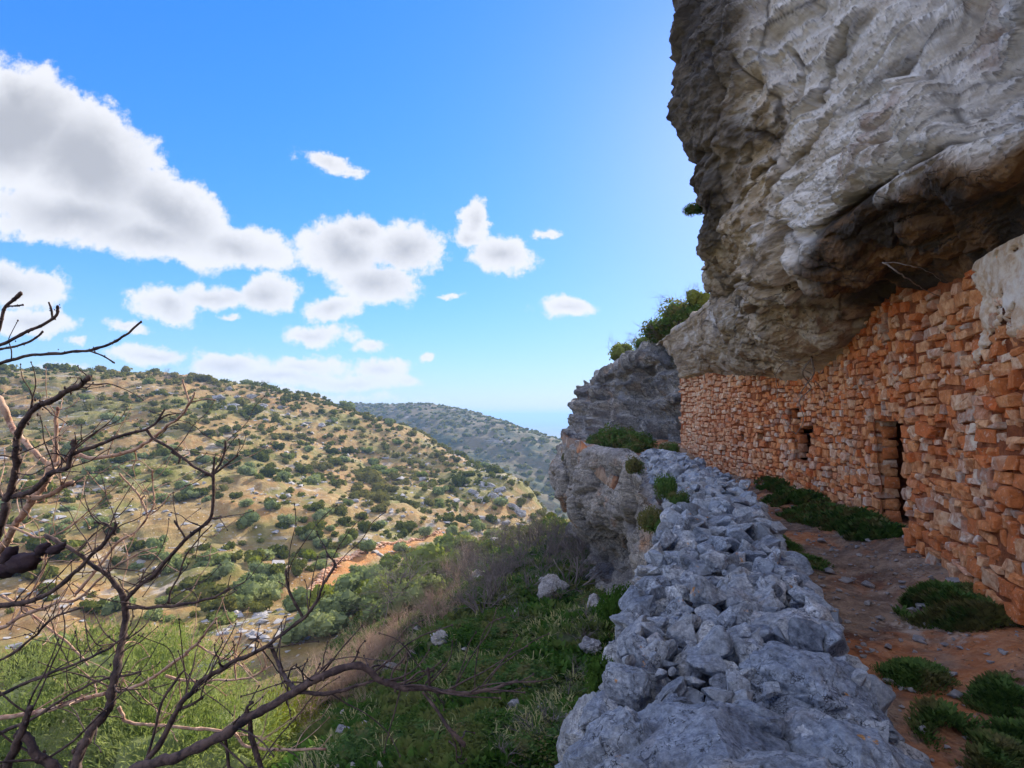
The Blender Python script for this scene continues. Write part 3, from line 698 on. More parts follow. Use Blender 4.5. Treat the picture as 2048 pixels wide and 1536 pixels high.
LW = np.array([(-3, -.55, .45), (-.5, -.3, .72), (.8, -.08, 1.0), (1.72, .16, 1.28), (3.3, .66, 1.80), (5.33, 1.38, 2.52), (7.96, 2.34, 3.46), (11, 3.10, 4.16), (14, 3.60, 4.52), (17.5, 4.05, 4.85)])
gy = np.linspace(-7, 36, 420); gu = np.linspace(0, 1, 110)
Yg, Ug = np.meshgrid(gy, gu, indexing='ij')
x0 = np.where(Yg < 17, np.interp(Yg, LW[:, 0], LW[:, 1:].mean(1)), edge_x(Yg) + .12); x1 = np.interp(Yg, list(wp[:, 1]) + [24, 30, 36], list(wp[:, 0]) + [6.8, 5.6, 4.9]) + .9
Xg = x0 + (x1 - x0) * Ug; Zg = ledge_z(Xg, Yg)
Zg[:, 0] -= .5
me = mesh('path', np.stack([Xg, Yg, Zg], -1).reshape(-1, 3), gridfaces(420, 110)[:, ::-1], None, True)
m, n = new_mat('trodden_earth'); p = n.pos()
a = n.noise(p, .55, 6, .6, .4); b = n.noise(p, 4, 8, .7); g_ = n.noise(n.vadd(p, (7, 1, 0)), .9, 6, .65, .5)
c = n.mix(n.mr(b, .38, .62), (.15, .10, .07), (.30, .215, .15))
c = n.mix(n.mr(a, .48, .60), c, n.mix(n.mr(b, .4, .6), (.38, .14, .05), (.48, .23, .11)))
c = n.mix(n.m('MULTIPLY', n.mr(g_, .56, .66), .8), c, (.09, .035, .02))
wsd = n.noise(n.vadd(p, (2, 9, 4)), 1.3, 7, .7, .3); c = n.mix(n.m('MULTIPLY', n.mr(wsd, .57, .66), .7), c, (.50, .42, .34))
c = n.mix(n.m('MULTIPLY', n.mr(n.vor(p, 17), .0, .16, 1, 0), .8), c, (.46, .40, .34))
h = n.m('ADD', n.noise(p, 9, 9, .72), n.m('MULTIPLY', n.vor(p, 26), .5))
n.out(c, .95, n.bump(h, .8, .05)); me.materials.append(m)
obj('path', me, kind='structure')

# ---------------------------------------------------------------- rubble masonry walls
rng = np.random.RandomState(11)
BLK_HI = [mesh('stone', *hull_rock(rng, extra=rng.randint(3, 9), cuts=2, rough=.055, boxy=.34), M['masonry'], False) for _ in range(36)]
BLK_LO = [hull_rock(rng, extra=4, cuts=0, rough=.05, boxy=.36) for _ in range(20)]
s_door0, s_door1 = s_of_px(1815), s_of_px(1757)       # near and far jamb
s_w0, s_w1 = s_of_px(1622), s_of_px(1588)
# holes as (s0, s1, z0, z1)
def zpx(py, s): return PX(1024, py, wall_at(s)[1])[2]
sd = (s_door0 + s_door1) / 2; sw = (s_w0 + s_w1) / 2
HOLES = [(s_door0, s_door1, -1.95, zpx(842, sd)),
         (s_of_px(1608), s_of_px(1579), zpx(850, sw), zpx(816, sw)), (s_of_px(1632), s_of_px(1586), zpx(880, sw), zpx(851, sw)), (s_of_px(1626), s_of_px(1592), zpx(918, sw), zpx(881, sw)),
         (s_of_px(1893), s_of_px(1872), zpx(874, s_of_px(1880)), zpx(856, s_of_px(1880))),
         (s_of_px(1530), s_of_px(1520), zpx(878, s_of_px(1525)), zpx(866, s_of_px(1525))),
         (s_of_px(1494), s_of_px(1486), zpx(880, s_of_px(1490)), zpx(866, s_of_px(1490)))]
def in_hole(s0, s1, z0, z1):
    for h in HOLES:
        if s0 < h[1] and s1 > h[0] and z0 < h[3] and z1 > h[2]: return h
    return None
def lay_wall(sa, sb, root, rng, nmax=300):
    stones = []
    z = -2.15
    while z < 2.4:
        hgt = rng.uniform(.115, .205) if rng.rand() > .2 else rng.uniform(.07, .12)
        s = sa - rng.uniform(0, .2)
        while s < sb:
            w = hgt * rng.uniform(1.0, 2.5) if rng.rand() > .2 else hgt * rng.uniform(.6, 1.0)
            w = min(w, .52)
            parts = [(s, w, z, hgt)]
            if hgt > .15 and rng.rand() < .28:        # two thin stones instead of one
                k = rng.uniform(.4, .6); parts = [(s, w, z, hgt * k), (s + rng.uniform(-.02, .02), w * rng.uniform(.8, 1.1), z + hgt * k, hgt * (1 - k))]
            for (s_, w_, z_, h_) in parts:
                dz = .05 * math.sin(s_ * 1.3) + .045 * math.sin(s_ * 3.1 + z_ * 2) + rng.uniform(-.018, .018)
                c_s, c_z = s_ + w_ / 2, z_ + h_ / 2 + dz
                if c_s < sa or c_s > sb or c_z + h_ * .2 > top_z(c_s) + .12: continue
                hit = in_hole(s_ + .02, s_ + w_ - .02, c_z - h_ / 2 + .02, c_z + h_ / 2 - .02)
                if hit:
                    # trim the stone to the edge of the opening
                    if s_ < hit[0] - .07: w2 = hit[0] - s_; c_s = s_ + w2 / 2; w_ = w2
                    elif s_ + w_ > hit[1] + .07: w2 = s_ + w_ - hit[1]; c_s = hit[1] + w2 / 2; w_ = w2
                    else: continue
                stones.append((c_s, c_z, w_, h_))
            s += w
        z += hgt * .97
    out = []
    for (c_s, c_z, w, h) in stones:
        x, y = wall_at(c_s)
        t, o = wall_frame(c_s)
        size = math.hypot(w, h) / max(math.hypot(x, y), 1)
        px = 1024 + F * x / max(y, .1); vis = y > 1 and px < 2120
        out.append((size if vis else size * .001, c_s, c_z, w, h, x, y, t, o))
    out.sort(key=lambda a: -a[0])
    bag = Bag()
    for i, (_, c_s, c_z, w, h, x, y, t, o) in enumerate(out):
        depth = rng.uniform(.11, .17); proud = rng.normal(.0, .017)
        # the wall leans and bellies a little
        belly = .05 * math.sin(c_s * .9 + c_z) + .03 * math.sin(c_s * 2.3)
        cx, cyy = x + o[0] * (proud + belly), y + o[1] * (proud + belly)
        ang = math.atan2(t[1], t[0]) + rng.normal(0, .05); tilt = rng.normal(0, .07)
        fill = rng.uniform(.88, 1.02)
        if i < nmax:
            ob = obj('stone', BLK_HI[rng.randint(len(BLK_HI))], root, (cx, cyy, c_z), (rng.normal(0, .08), tilt, ang + (math.pi if rng.rand() < .5 else 0)), (w / 2 * fill, depth, h / 2 * fill * 1.02))
        else:
            V, Fc = BLK_LO[rng.randint(len(BLK_LO))]
            V = V * np.array([w / 2 * fill, depth, h / 2 * fill * 1.02]) @ rotm(rng.normal(0, .08), tilt, ang).T + np.array([cx, cyy, c_z])
            bag.add(V, Fc, rng.rand())
    ob = obj('stonework', bag.mesh('stonework', M['masonry'], False), root); ob['kind'] = 'stuff'
    # recessed earth bedding behind the stones, with the openings left out
    ss = np.linspace(sa - (.0), sb, max(40, int((sb - sa) / .03))); zs = np.linspace(-2.3, 2.5, 160)
    V = []; idx = {}
    Sg, Zg = np.meshgrid(ss, zs, indexing='ij')
    xy = np.stack([np.interp(Sg, ws, wp[:, 0]), np.interp(Sg, ws, wp[:, 1])], -1)
    nn = []
    for s in ss: nn.append(wall_frame(s)[1])
    nn = np.array(nn)[:, None]
    bel = (.05 * np.sin(Sg * .9 + Zg) + .03 * np.sin(Sg * 2.3))[..., None]
    q = np.stack([Sg.ravel(), Zg.ravel(), 0 * Zg.ravel()], -1)
    rel = (fbm(q * 4, 4) * .03).reshape(Sg.shape)[..., None]
    xy = xy + nn * (bel - .0 + rel + .07)
    Pm = np.concatenate([xy, Zg[..., None]], -1)
    fc = gridfaces(len(ss), len(zs)); cs = Sg.ravel()[fc].mean(1); cz_ = Zg.ravel()[fc].mean(1)
    keep = cz_ < np.interp(cs, junc_s, junc_z) + .3
    for h in HOLES: keep &= ~((cs > h[0]) & (cs < h[1]) & (cz_ > h[2]) & (cz_ < h[3]))
    obj('earth_mortar', mesh('earth_mortar', Pm.reshape(-1, 3), fc[keep], M['mortar']), root)
    # reveals lined with stone and a dark chamber behind each opening
    for h in HOLES:
        if not (sa <= (h[0] + h[1]) / 2 <= sb): continue
        bag = Bag(); dep = .24 if h[1] - h[0] > .5 else .10
        for side, s in ((0, h[0]), (1, h[1])):
            zz = h[2]
            while zz < h[3] + .02:
                hh = rng.uniform(.13, .22); dd = 0.02
                while dd < dep:
                    ww = dep; x, y = wall_at(s); t, o = wall_frame(s)
                    inn = -o
                    c = np.array([x, y]) + inn * (dd + ww / 2) + t * (-.07 if side == 0 else .07)
                    V, Fc = BLK_LO[rng.randint(len(BLK_LO))]
                    ang = math.atan2(inn[1], inn[0])
                    V = V * np.array([ww / 2 * 1.05, .08, hh / 2 * 1.04]) @ rotm(rng.normal(0, .05), rng.normal(0, .05), ang).T + np.array([c[0], c[1], zz + hh / 2])
                    bag.add(V, Fc, rng.rand()); dd += ww
                zz += hh
        # lintel stones
        x, y = wall_at((h[0] + h[1]) / 2); t, o = wall_frame((h[0] + h[1]) / 2)
        for dd in ((.08,) if HOLES.index(h) in (0, 1) else ()):
            V, Fc = BLK_LO[rng.randint(len(BLK_LO))]; c = np.array([x, y]) - o * dd
            V = V * np.array([(h[1] - h[0]) / 2 + .16, .14, .085]) @ rotm(0, 0, math.atan2(t[1], t[0])).T + np.array([c[0], c[1], h[3] + .07])
            bag.add(V, Fc, rng.rand())
        obj('lining', bag.mesh('lining', M['masonry']), root)
        # chamber: five-sided box going back into the rock
        ex = 1.1 if dep > .2 else .35
        a0, a1 = wall_at(h[0] - .2) - o * (dep - .02), wall_at(h[1] + ex) - o * (dep - .02)
        b0, b1 = wall_at(h[0] - .2) - o * (dep + 1.8), wall_at(h[1] + ex) - o * (dep + 1.8)
        zl, zh = h[2] - .1, h[3] + .15
        V = np.array([(*a0, zl), (*a1, zl), (*b1, zl), (*b0, zl), (*a0, zh), (*a1, zh), (*b1, zh), (*b0, zh)])
        obj('recess', mesh('recess', V, np.array([(0, 1, 2, 3), (4, 7, 6, 5), (3, 2, 6, 7), (0, 3, 7, 4), (1, 5, 6, 2)]), M['mortar'], False), root)
near_wall = thing('masonry_wall', 'tall orange rubble stone wall with a narrow dark doorway, close by on the right under the overhang', 'stone wall')
lay_wall(ws[0] + 6.2, SC, near_wall, rng)
far_wall = thing('masonry_wall', 'paler rubble stone wall with a broken window hole and hanging roots, beyond the corner', 'stone wall')
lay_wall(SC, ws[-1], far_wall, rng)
# lime plaster clinging to the top of the near wall
pl = Bag(); ss = np.linspace(s_of_px(2180), s_of_px(1990), 150); zs = np.linspace(.15, 1.5, 110)
Sg, Zg = np.meshgrid(ss, zs, indexing='ij'); q = np.stack([Sg.ravel(), Zg.ravel(), 0 * Sg.ravel()], -1)
fld = (fbm(q * 2.2 + 4, 5, .65) * .42 + (Zg.ravel() - .80) * .9 - (Sg.ravel() - ss[0]) * .30 + .25)
fld -= sstep(.35, .6, perlin(q * 6 + 9)) * .6
nn = np.array([wall_frame(s)[1] for s in ss])[:, None]
xy = np.stack([np.interp(Sg, ws, wp[:, 0]), np.interp(Sg, ws, wp[:, 1])], -1)
outw = (.135 + np.clip(fld, -.1, .15).reshape(Sg.shape) * .25 + (fbm(q * 3, 4) * .025).reshape(Sg.shape) + .05 * np.sin(Sg * .9 + Zg) + .03 * np.sin(Sg * 2.3))
Pm = np.concatenate([xy + nn * outw[..., None], Zg[..., None]], -1)
fc = gridfaces(150, 110); keep = fld[fc].mean(1) > -.02
obj('plaster', mesh('plaster', Pm.reshape(-1, 3), fc[keep], M['plaster']), near_wall, label='whitish pitted lime plaster')

# ---------------------------------------------------------------- low dry stone wall on the rim
def lw_edges(y): return np.interp(y, LW[:, 0], LW[:, 1]), np.interp(y, LW[:, 0], LW[:, 2])
low = thing('dry_stone_wall', 'low tumbled dry stone wall of blue grey limestone along the outer rim of the path', 'stone wall')
gy = np.linspace(-2.6, 17.6, 300); gu = np.linspace(0, 1, 30)
prof_u = np.array([(0, -2.3), (0, -2.3), (.02, -1.6), (.10, -1.36), (.3, -1.30), (.7, -1.30), (.92, -1.36), (1.0, -1.6), (1.02, -2.3)])
pu = catmull(prof_u, np.linspace(0, 8, 40))
xl, xr = lw_edges(gy); Xc = xl[:, None] + .06 + (xr - xl - .12)[:, None] * pu[None, :, 0]; Zc = np.broadcast_to(pu[None, :, 1], Xc.shape); Yc = np.broadcast_to(gy[:, None], Xc.shape)
Pc = np.stack([Xc, Yc, Zc], -1); p3 = Pc.reshape(-1, 3); Pc = Pc + (fbm(p3 * 3, 4) * .05).reshape(Xc.shape)[..., None] * np.array([1, 0, 1.0])
obj('rubble_core', mesh('rubble_core', Pc.reshape(-1, 3), gridfaces(300, 40)[:, ::-1], M['greycore']), low)
rng = np.random.RandomState(23)
RK_HI = [mesh('stone', *hull_rock(rng, extra=24, cuts=7, rough=.09), M['grey'], False) for _ in range(9)]
RK_MD = [mesh('stone', *hull_rock(rng, extra=rng.randint(11, 17), cuts=3, rough=.07), M['grey'], False) for _ in range(24)]
RK_LO = [hull_rock(rng, extra=11, cuts=1, rough=.06) for _ in range(20)]
lw = []
# large named blocks of the near end: px, py, distance, half sizes (along x, y, z), turn
for (px, py, d, sx, sy, sz, rz, tx, ty) in [
    (1420,1475,1.75,.40,.36,.17,.3,.05,.04),(1700,1500,1.72,.28,.50,.20,.2,-.05,.22),(1620,1330,2.35,.36,.42,.15,.35,.05,.12),(1590,1235,2.95,.32,.28,.13,.1,0,.1),
    (1490,1215,3.2,.20,.16,.12,.4,.2,.0),(1250,1475,1.9,.24,.26,.20,.5,.1,-.3),(1210,1420,2.2,.20,.22,.22,.1,0,-.5),(1330,1415,2.05,.20,.16,.16,.8,.5,-.1),
    (1300,1330,2.6,.15,.20,.15,.3,.3,-.4),(1470,1330,2.45,.13,.10,.15,.2,.6,.3),(1385,1300,2.7,.17,.14,.11,.9,.1,.3),(1430,1290,2.7,.10,.10,.17,.4,.4,.2),
    (1240,1300,2.8,.15,.18,.17,.2,.1,-.3),(1350,1250,3.1,.17,.14,.10,.5,.2,-.1),(1520,1160,3.7,.26,.18,.11,.1,0,.1),(1560,1300,2.5,.17,.15,.09,.5,-.1,.1),
    (1230,1560,1.55,.22,.22,.16,.3,.1,-.1),(1560,1570,1.45,.32,.26,.16,.1,.1,.1),(1270,1250,3.2,.14,.16,.16,.1,.1,-.2)]:
    x, y, z = PX(px, py, d); lw.append([9, x, y, z - sz * .75, sx, sy, sz, rz, tx, ty, True])
y = 1.3
while y < 17.4:
    step = rng.uniform(.11, .17) * (1 + .02 * y); a, b = lw_edges(y); x = a + rng.uniform(.03, .13)
    while x < b:
        w = rng.uniform(.11, .25) * (.8 if rng.rand() < .5 else 1.15)
        big_zone = y < 2.6 and x > a + .25
        if not big_zone or rng.rand() < .12:
            u_ = (x - a) / (b - a); crown = -1.17 + .06 * math.sin(math.pi * min(1, max(0, u_))) + rng.normal(0, .045)
            lw.append([0, x, y + rng.normal(0, .04), crown, w * .62, rng.uniform(.07, .13), rng.uniform(.045, .105), rng.normal(.2, .6), rng.normal(0, .38), rng.normal(0, .38), False])
        x += w * .86
    # courses of the outer and inner faces
    for side in (0, 1):
        for zc in (-1.30, -1.45, -1.62, -1.8):
            xx = (a + .07 - .16 * (-1.2 - zc) if side == 0 else b + .0)
            lw.append([0, xx + rng.normal(0, .03), y + rng.normal(0, .05), zc + rng.normal(0, .02), rng.uniform(.10, .16), rng.uniform(.11, .2), rng.uniform(.075, .11), rng.normal(0, .2), rng.normal(0, .12), rng.normal(0, .12), False])
    y += step
for L in lw:
    dist = math.hypot(L[1], L[2]); vis = 0.25 if (L[3] < -1.25 and L[1] > sum(lw_edges(L[2])) / 2) else 1
    L[0] = (L[4] + L[5]) / dist * vis + (5 if L[10] else 0)
lw.sort(key=lambda a: -a[0])
bag = Bag()
for i, (_, x, y, z, sx, sy, sz, rz, tx, ty, big_) in enumerate(lw):
    if i < 300:
        me = RK_HI[rng.randint(len(RK_HI))] if big_ else RK_MD[rng.randint(len(RK_MD))]
        obj('stone', me, low, (x, y, z), (tx, ty, rz), (sx * (.84 if big_ else 1.0), sy * (.84 if big_ else 1.0), sz * 1.08))
    else:
        V, Fc = RK_LO[rng.randint(len(RK_LO))]; V = V * np.array([sx, sy, sz]) * 1.25 @ rotm(tx, ty, rz).T + np.array([x, y, z]); bag.add(V, Fc, rng.rand())
for i in range(900):      # chips lying in the gaps
    y = 1.2 + 15 * rng.rand() ** 1.5; a, b = lw_edges(y); s_ = rng.gamma(2.2, .013) + .012
    V, Fc = RK_LO[rng.randint(len(RK_LO))]; bag.add(V * np.array([1.3, 1, .7]) * s_ @ rotm(*rng.normal(0, .5, 3)).T + np.array([rng.uniform(a + .06, b - .04), y, -1.13 + rng.normal(0, .03)]), Fc, rng.rand())
ob = obj('rubble', bag.mesh('rubble', M['grey'], False), low); ob['kind'] = 'stuff'
#PART2
# ---------------------------------------------------------------- plants and loose things
L_ = dict(  # leaf colours
 shrub=leaf_mat('dark_evergreen_leaves', (.055, .068, .014), (.13, .14, .03), (.17, .155, .05), .2, .05),
 olive=leaf_mat('olive_leaves', (.16, .20, .09), (.25, .28, .13), (.17, .20, .05), .25, .05),
 lime=leaf_mat('yellow_green_leaves', (.16, .19, .02), (.24, .26, .05), None, .3),
 fore=leaf_mat('feathery_foreground_leaves', (.21, .25, .10), (.33, .36, .18), (.14, .19, .06), .35, .9),
 fern=leaf_mat('shade_herbs', (.035, .085, .016), (.075, .14, .03), (.11, .125, .04), .3, .5),
 grass=leaf_mat('pale_grass_blades', (.19, .23, .09), (.33, .31, .16), (.09, .14, .04), .3, .5),
 dark=leaf_mat('dark_ground_cover', (.05, .105, .03), (.10, .17, .05), (.15, .14, .06), .3, 2.5))
TW = dict(tan=simple_mat('sunlit_twig_bark', (.42, .30, .22), (.30, .20, .15), 3, None, .3, .01),  # lit tone of the shrubs in sun is painted into this colour
          grey=simple_mat('dark_twig_bark', (.13, .105, .095), (.20, .17, .155), 3, None, .3, .01),  # shade tone of shrubs below the cliff painted in; also plain grey trunks
          bark=simple_mat('backlit_dark_bark', (.055, .038, .038), (.13, .09, .08), 40, (.03, .024, .03), .5, .004),  # near-black look of backlit limbs painted into the bark colour
          red=simple_mat('sunlit_reddish_bark', (.36, .21, .15), (.52, .37, .28), 40, (.20, .10, .08), .4, .004))  # same tree's sunlit limbs, the lit tone painted into the bark

def cards(C, size, rng, aspect=.55, up=0.0, fold=False, dirs=None):
    """small leaf-shaped faces at centres C"""
    n = len(C)
    a = rng.normal(size=(n, 3)); a[:, 2] += up
    if dirs is not None: a = dirs + a * .35
    a /= np.linalg.norm(a, axis=1)[:, None]
    b = np.cross(a, rng.normal(size=(n, 3))); b /= np.linalg.norm(b, axis=1)[:, None] + 1e-9
    s = (size * rng.uniform(.6, 1.3, n))[:, None]
    V = np.stack([C - a * s, C + b * s * aspect, C + a * s, C - b * s * aspect], 1).reshape(-1, 3)
    return V, np.arange(n * 4).reshape(n, 4)
def ball_pts(n, rng, shell=.6):
    d = rng.normal(size=(n, 3)); d /= np.linalg.norm(d, axis=1)[:, None]
    return d * rng.uniform(shell, 1.0, n)[:, None], d
def bush_mesh(name, mat, rng, n=420, leaf=.085, lumps=8, flat=.8, core=True, spread=.55):
    bag = Bag()
    for k in range(lumps):
        a = rng.uniform(0, 2 * math.pi); r = spread * math.sqrt(rng.rand()); rad = rng.uniform(.34, .52)
        c = np.array([r * math.cos(a), r * math.sin(a), rng.uniform(.25, .75) * flat])
        p, d = ball_pts(n // lumps, rng, .7); p = p * rad * np.array([1, 1, .85]) + c
        p[:, 2] = np.maximum(p[:, 2], rng.uniform(-.05, .08, len(p)))
        V, Fc = cards(p, leaf, rng, .6); bag.add(V, Fc, np.repeat(np.clip(rng.normal(.45 + rng.uniform(-.15, .15), .2, len(p)), 0, 1), 4))
        if core:
            V, Fc = ICO[1]; V = V * rad * (.78 if n < 1000 else .55) * (1 + .15 * rng.normal(size=(len(V), 1))) + c; V[:, 2] = np.maximum(V[:, 2], -.1); bag.add(V, Fc, .25)
    return bag.mesh(name, mat, False)
def grow(rng, n0=5, depth=3, h=1.0, spread=.5, up=.5, r0=.016, kids=4, jit=.18):
    """bare branching plant as polylines (points, radii)"""
    out = []
    def rec(p, d, L, r, lev):
        k = 5; pts = [p]; rad = [r]
        for i in range(k):
            d = d + rng.normal(0, jit, 3) + np.array([0, 0, up * .12]); d = d / np.linalg.norm(d)
            p = p + d * L / k; pts.append(p); rad.append(r * (1 - .55 * (i + 1) / k))
        out.append((np.array(pts), np.array(rad)))
        if lev < depth:
            for j in range(kids):
                i = rng.randint(2, k + 1); nd = d + rng.normal(0, spread, 3); nd /= np.linalg.norm(nd)
                rec(pts[i], nd, L * rng.uniform(.5, .8), rad[i] * .62, lev + 1)
    for i in range(n0):
        a = rng.uniform(0, 2 * math.pi); d = np.array([math.cos(a) * spread, math.sin(a) * spread, 1]); d /= np.linalg.norm(d)
        rec(np.array([0, 0, -.05]), d, h * rng.uniform(.4, .6), r0 * rng.uniform(.7, 1.2), 0)
    return out
def bare_mesh(name, mat, rng, sides=3, **k):
    bag = Bag()
    for P, R in grow(rng, **k): V, Fc = tube(P, R, sides); bag.add(V, Fc, rng.rand())
    return bag.mesh(name, mat, True)

ORD = 'first second third fourth fifth sixth seventh eighth ninth tenth eleventh twelfth thirteenth fourteenth fifteenth sixteenth seventeenth eighteenth nineteenth twentieth'.split()
def name_apart(items, what, rows, columns, group):
    """items: (object, px, py); neighbours in one patch are told apart by their order from the left"""
    patch = {}
    for o, px, py in items:
        r = next(t for lim, t in rows if py < lim); c = next(t for lim, t in columns if px < lim)
        patch.setdefault((r, c), []).append((px, o))
    for (r, c), L in patch.items():
        L.sort(key=lambda a: a[0])
        for i, (_, o) in enumerate(L):
            w = 'only' if len(L) == 1 else ORD[min(i, 19)] + ' from left'
            o['label'] = f'{what} {r} {c}, the {w}' if len(L) == 1 else f'{what} {r} {c}, {w}'
            o['group'] = group
def scr(q): return 1024 + F * q[0] / q[1], 833 - F * q[2] / q[1]
COLS = [(130, 'at the left edge'), (290, 'behind the branches'), (450, 'by the forked twig'), (560, 'left of centre'), (680, 'left of the track'), (800, 'above the track'), (930, 'towards the spur'), (985, 'by the rock bluff'), (1045, 'past the rock bluff'), (99999, 'at the spur tip')]
SCOLS = [(620, 'at far left'), (700, 'left of the bare tree'), (780, 'by the bare tree'), (860, 'right of the bare tree'), (960, 'left of the boulders'), (1060, 'near the boulders'), (1150, 'beside the rock pillar'), (99999, 'against the cliff foot')]
YS = np.exp(np.linspace(math.log(5.5), math.log(400), 420))
def drop(px, py):
    """where the line of sight through a photograph position meets the slope"""
    u, v = raydir(px, py); z = H(u * YS, YS); k = np.argmax(z > v * YS)
    if z[k] <= v * YS[k] or k == 0: return None
    a = (v * YS[k - 1] - z[k - 1]); b = (z[k] - v * YS[k]); y = YS[k - 1] + (YS[k] - YS[k - 1]) * a / (a + b + 1e-9)
    return np.array([u * y, y, float(H(u * y, y))])

rng = np.random.RandomState(5)
# --- olives and bright shrubs in the grove beside the track
OL = [bush_mesh('crown', L_['olive'], rng, 900, .075, 10, .95) for _ in range(5)]
LI = [bush_mesh('crown', L_['lime'], rng, 900, .075, 10, .95) for _ in range(3)]
TRK = [mesh('trunk', *tube([(0, 0, -.5), (.03, .02, -.1), (-.02, 0, .3)], [.09, .07, .05], 6), TW['grey']) for _ in range(2)]
grove = [(868,1142,2.1),(905,1110,1.9),(800,1190,2.2),(765,1170,2.0),(745,1205,2.0),(720,1150,1.8),(838,1175,2.0),(820,1130,1.7),(780,1128,1.8),(700,1195,2.1),(735,1170,1.7),(850,1205,1.7),(815,1222,1.8),(760,1235,1.7),(880,1085,1.7),(935,1075,1.8),(960,1050,1.9),(905,1060,1.5),(855,1102,1.6),(782,1205,1.6),
         (500,1195,2.3),(540,1190,2.0),(478,1212,1.6),(560,1168,1.6),(500,1172,2.0),(515,1148,1.7),(590,1210,1.6),(650,1260,1.7),(585,1275,1.3),(620,1245,1.2),(850,1060,1.5),(800,1095,1.6),(735,1095,1.7),(690,1080,1.5),(640,1085,1.4),(612,1068,1.5),(575,1040,1.9),(640,1030,1.5),(492,1042,1.9),(540,1010,1.4),(372,975,1.6),(360,965,1.4),(385,985,1.5),(350,1130,2.0),(410,1120,1.9),(440,1145,1.5),(890,1140,1.6),(930,1105,1.5),(680,1225,1.7)]
olives = []
for i, (px, py, r) in enumerate(grove):
    q = drop(px, py + 12)
    if q is None: continue
    t = thing('olive_tree', '', 'tree', tuple(q)); olives.append((t, px, py))
    sc = (r, r * rng.uniform(.85, 1.15), r * rng.uniform(.85, 1.1))
    obj('crown', OL[rng.randint(5)], t, (0, 0, .15), (0, 0, rng.uniform(0, 6)), sc); obj('trunk', TRK[i % 2], t, None, None, (r, r, r))
name_apart(olives, 'rounded olive tree', [(1060, 'on the lower slope'), (1125, 'in the upper grove'), (1180, 'in the middle grove'), (9999, 'in the lowest grove')], COLS, 'olive trees on the valley floor and lower slope')
for i, (px, py, r, lab) in enumerate([(648,1205,2.1,'bright yellow green bush in sun at the lower end of the orange track'), (735,1190,1.7,'yellow green bush among the olives right of the track'), (508,1118,1.1,'small yellow bush alone in the brown grass left of the track'), (620,1108,1.3,'yellow green bush standing at the upper left edge of the track'), (755,1225,1.2,'lowest yellow green bush of the olive grove'), (880,1130,1.4,'yellow green bush at the far side of the olive grove')]):
    q = drop(px, py + 12); t = thing('yellow_shrub', lab, 'shrub', tuple(q)); obj('crown', LI[i % 3], t, None, (0, 0, i * 1.3), (r, r, r))
# --- shrubs over the hillside
SH = [bush_mesh('shrub', L_['shrub'], rng, 420, .11, 8, .8) for _ in range(8)]
SO = [bush_mesh('shrub', L_['olive'], rng, 420, .11, 8, .8) for _ in range(4)]
pts = []
aa = rng.uniform(-54, 9, 16000) * math.pi / 180; rr = np.sqrt(rng.uniform(46 ** 2, 330 ** 2, 16000))
x = np.sin(aa) * rr; y = np.cos(aa) * rr
den = .46 + .75 * fbm(np.stack([x / 19, y / 19, 0 * x], -1), 3) + .30 * sstep(-42, -18, np.degrees(aa)) + .22 * sstep(80, 150, rr) - .22 * sstep(95, 60, rr)
keep = rng.rand(16000) < den * .8
d2 = np.min(np.hypot(x[:, None] - TR[None, :, 0], y[:, None] - TR[None, :, 1]), axis=1); keep &= d2 > 3.0
x, y = x[keep], y[keep]; z = H(x, y); sz = rng.gamma(2.2, .30, len(x)) + .30
cell = {}; sel = []
for i in np.argsort(-sz):
    k = (int(x[i] // 3.0), int(y[i] // 3.0)); ok = True
    for a in (-1, 0, 1):
        for b in (-1, 0, 1):
            for j in cell.get((k[0] + a, k[1] + b), ()):
                if math.hypot(x[i] - x[j], y[i] - y[j]) < .60 * (sz[i] + sz[j]): ok = False
    if ok: cell.setdefault(k, []).append(i); sel.append(i)
px = 1024 + F * x / y; py = 833 - F * z / y
ang = sz / np.hypot(x, y) * ((px > -30) & (px < 1120) & (py < 1500) & (py > 700))
sel.sort(key=lambda i: -ang[i])
bag = Bag(); rl = np.random.RandomState(9)
small = []
for v in range(6):
    b2 = Bag(); 
    for k in range(3):
        c = np.array([rl.uniform(-.35, .35), rl.uniform(-.35, .35), rl.uniform(.2, .45)]); V, Fc = ICO[1]
        b2.add(V * rl.uniform(.34, .5) * (1 + .22 * rl.normal(size=(len(V), 1))) + c, Fc, rl.uniform(.2, .5))
    p, d = ball_pts(46, rl, .75); p = p * np.array([.75, .75, .55]) + np.array([0, 0, .38]); V, Fc = cards(p, .17, rl, .7); b2.add(V, Fc, np.repeat(rl.uniform(.2, .8, 46), 4))
    small.append((np.concatenate(b2.V), {k: np.concatenate(f) for k, f in b2.F.items()}, np.concatenate(b2.A)))
ni = 0; shr_o, shr_d = [], []
for i in sel:
    h = rng.uniform(.75, 1.1) * sz[i]
    if ang[i] > 0 and ni < 300:
        olv = rng.rand() < (.45 if x[i] < -30 else .2)
        ob = obj('shrub', (SO if olv else SH)[rng.randint(4)], None, (x[i], y[i], z[i] - .12), (0, 0, rng.uniform(0, 6.28)), (sz[i] * rng.uniform(.8, 1.3), sz[i] * rng.uniform(.75, 1.2), h),
            category='shrub'); ni += 1; (shr_o if olv else shr_d).append((ob, px[i], py[i]))
    else:
        V, Fd, A_ = small[rng.randint(6)]; V = V * np.array([sz[i], sz[i], h]) @ rotz(rng.uniform(0, 6.28)).T + np.array([x[i], y[i], z[i] - .1])
        bag.add(V, list(Fd.values()), np.clip(A_ + rng.uniform(-.2, .2), 0, 1))
ROWS = [(790, 'on the skyline'), (850, 'high on the hill'), (920, 'on the upper hillside'), (990, 'on the middle hillside'), (1060, 'on the lower hillside'), (1130, 'above the valley'), (99999, 'near the valley floor')]
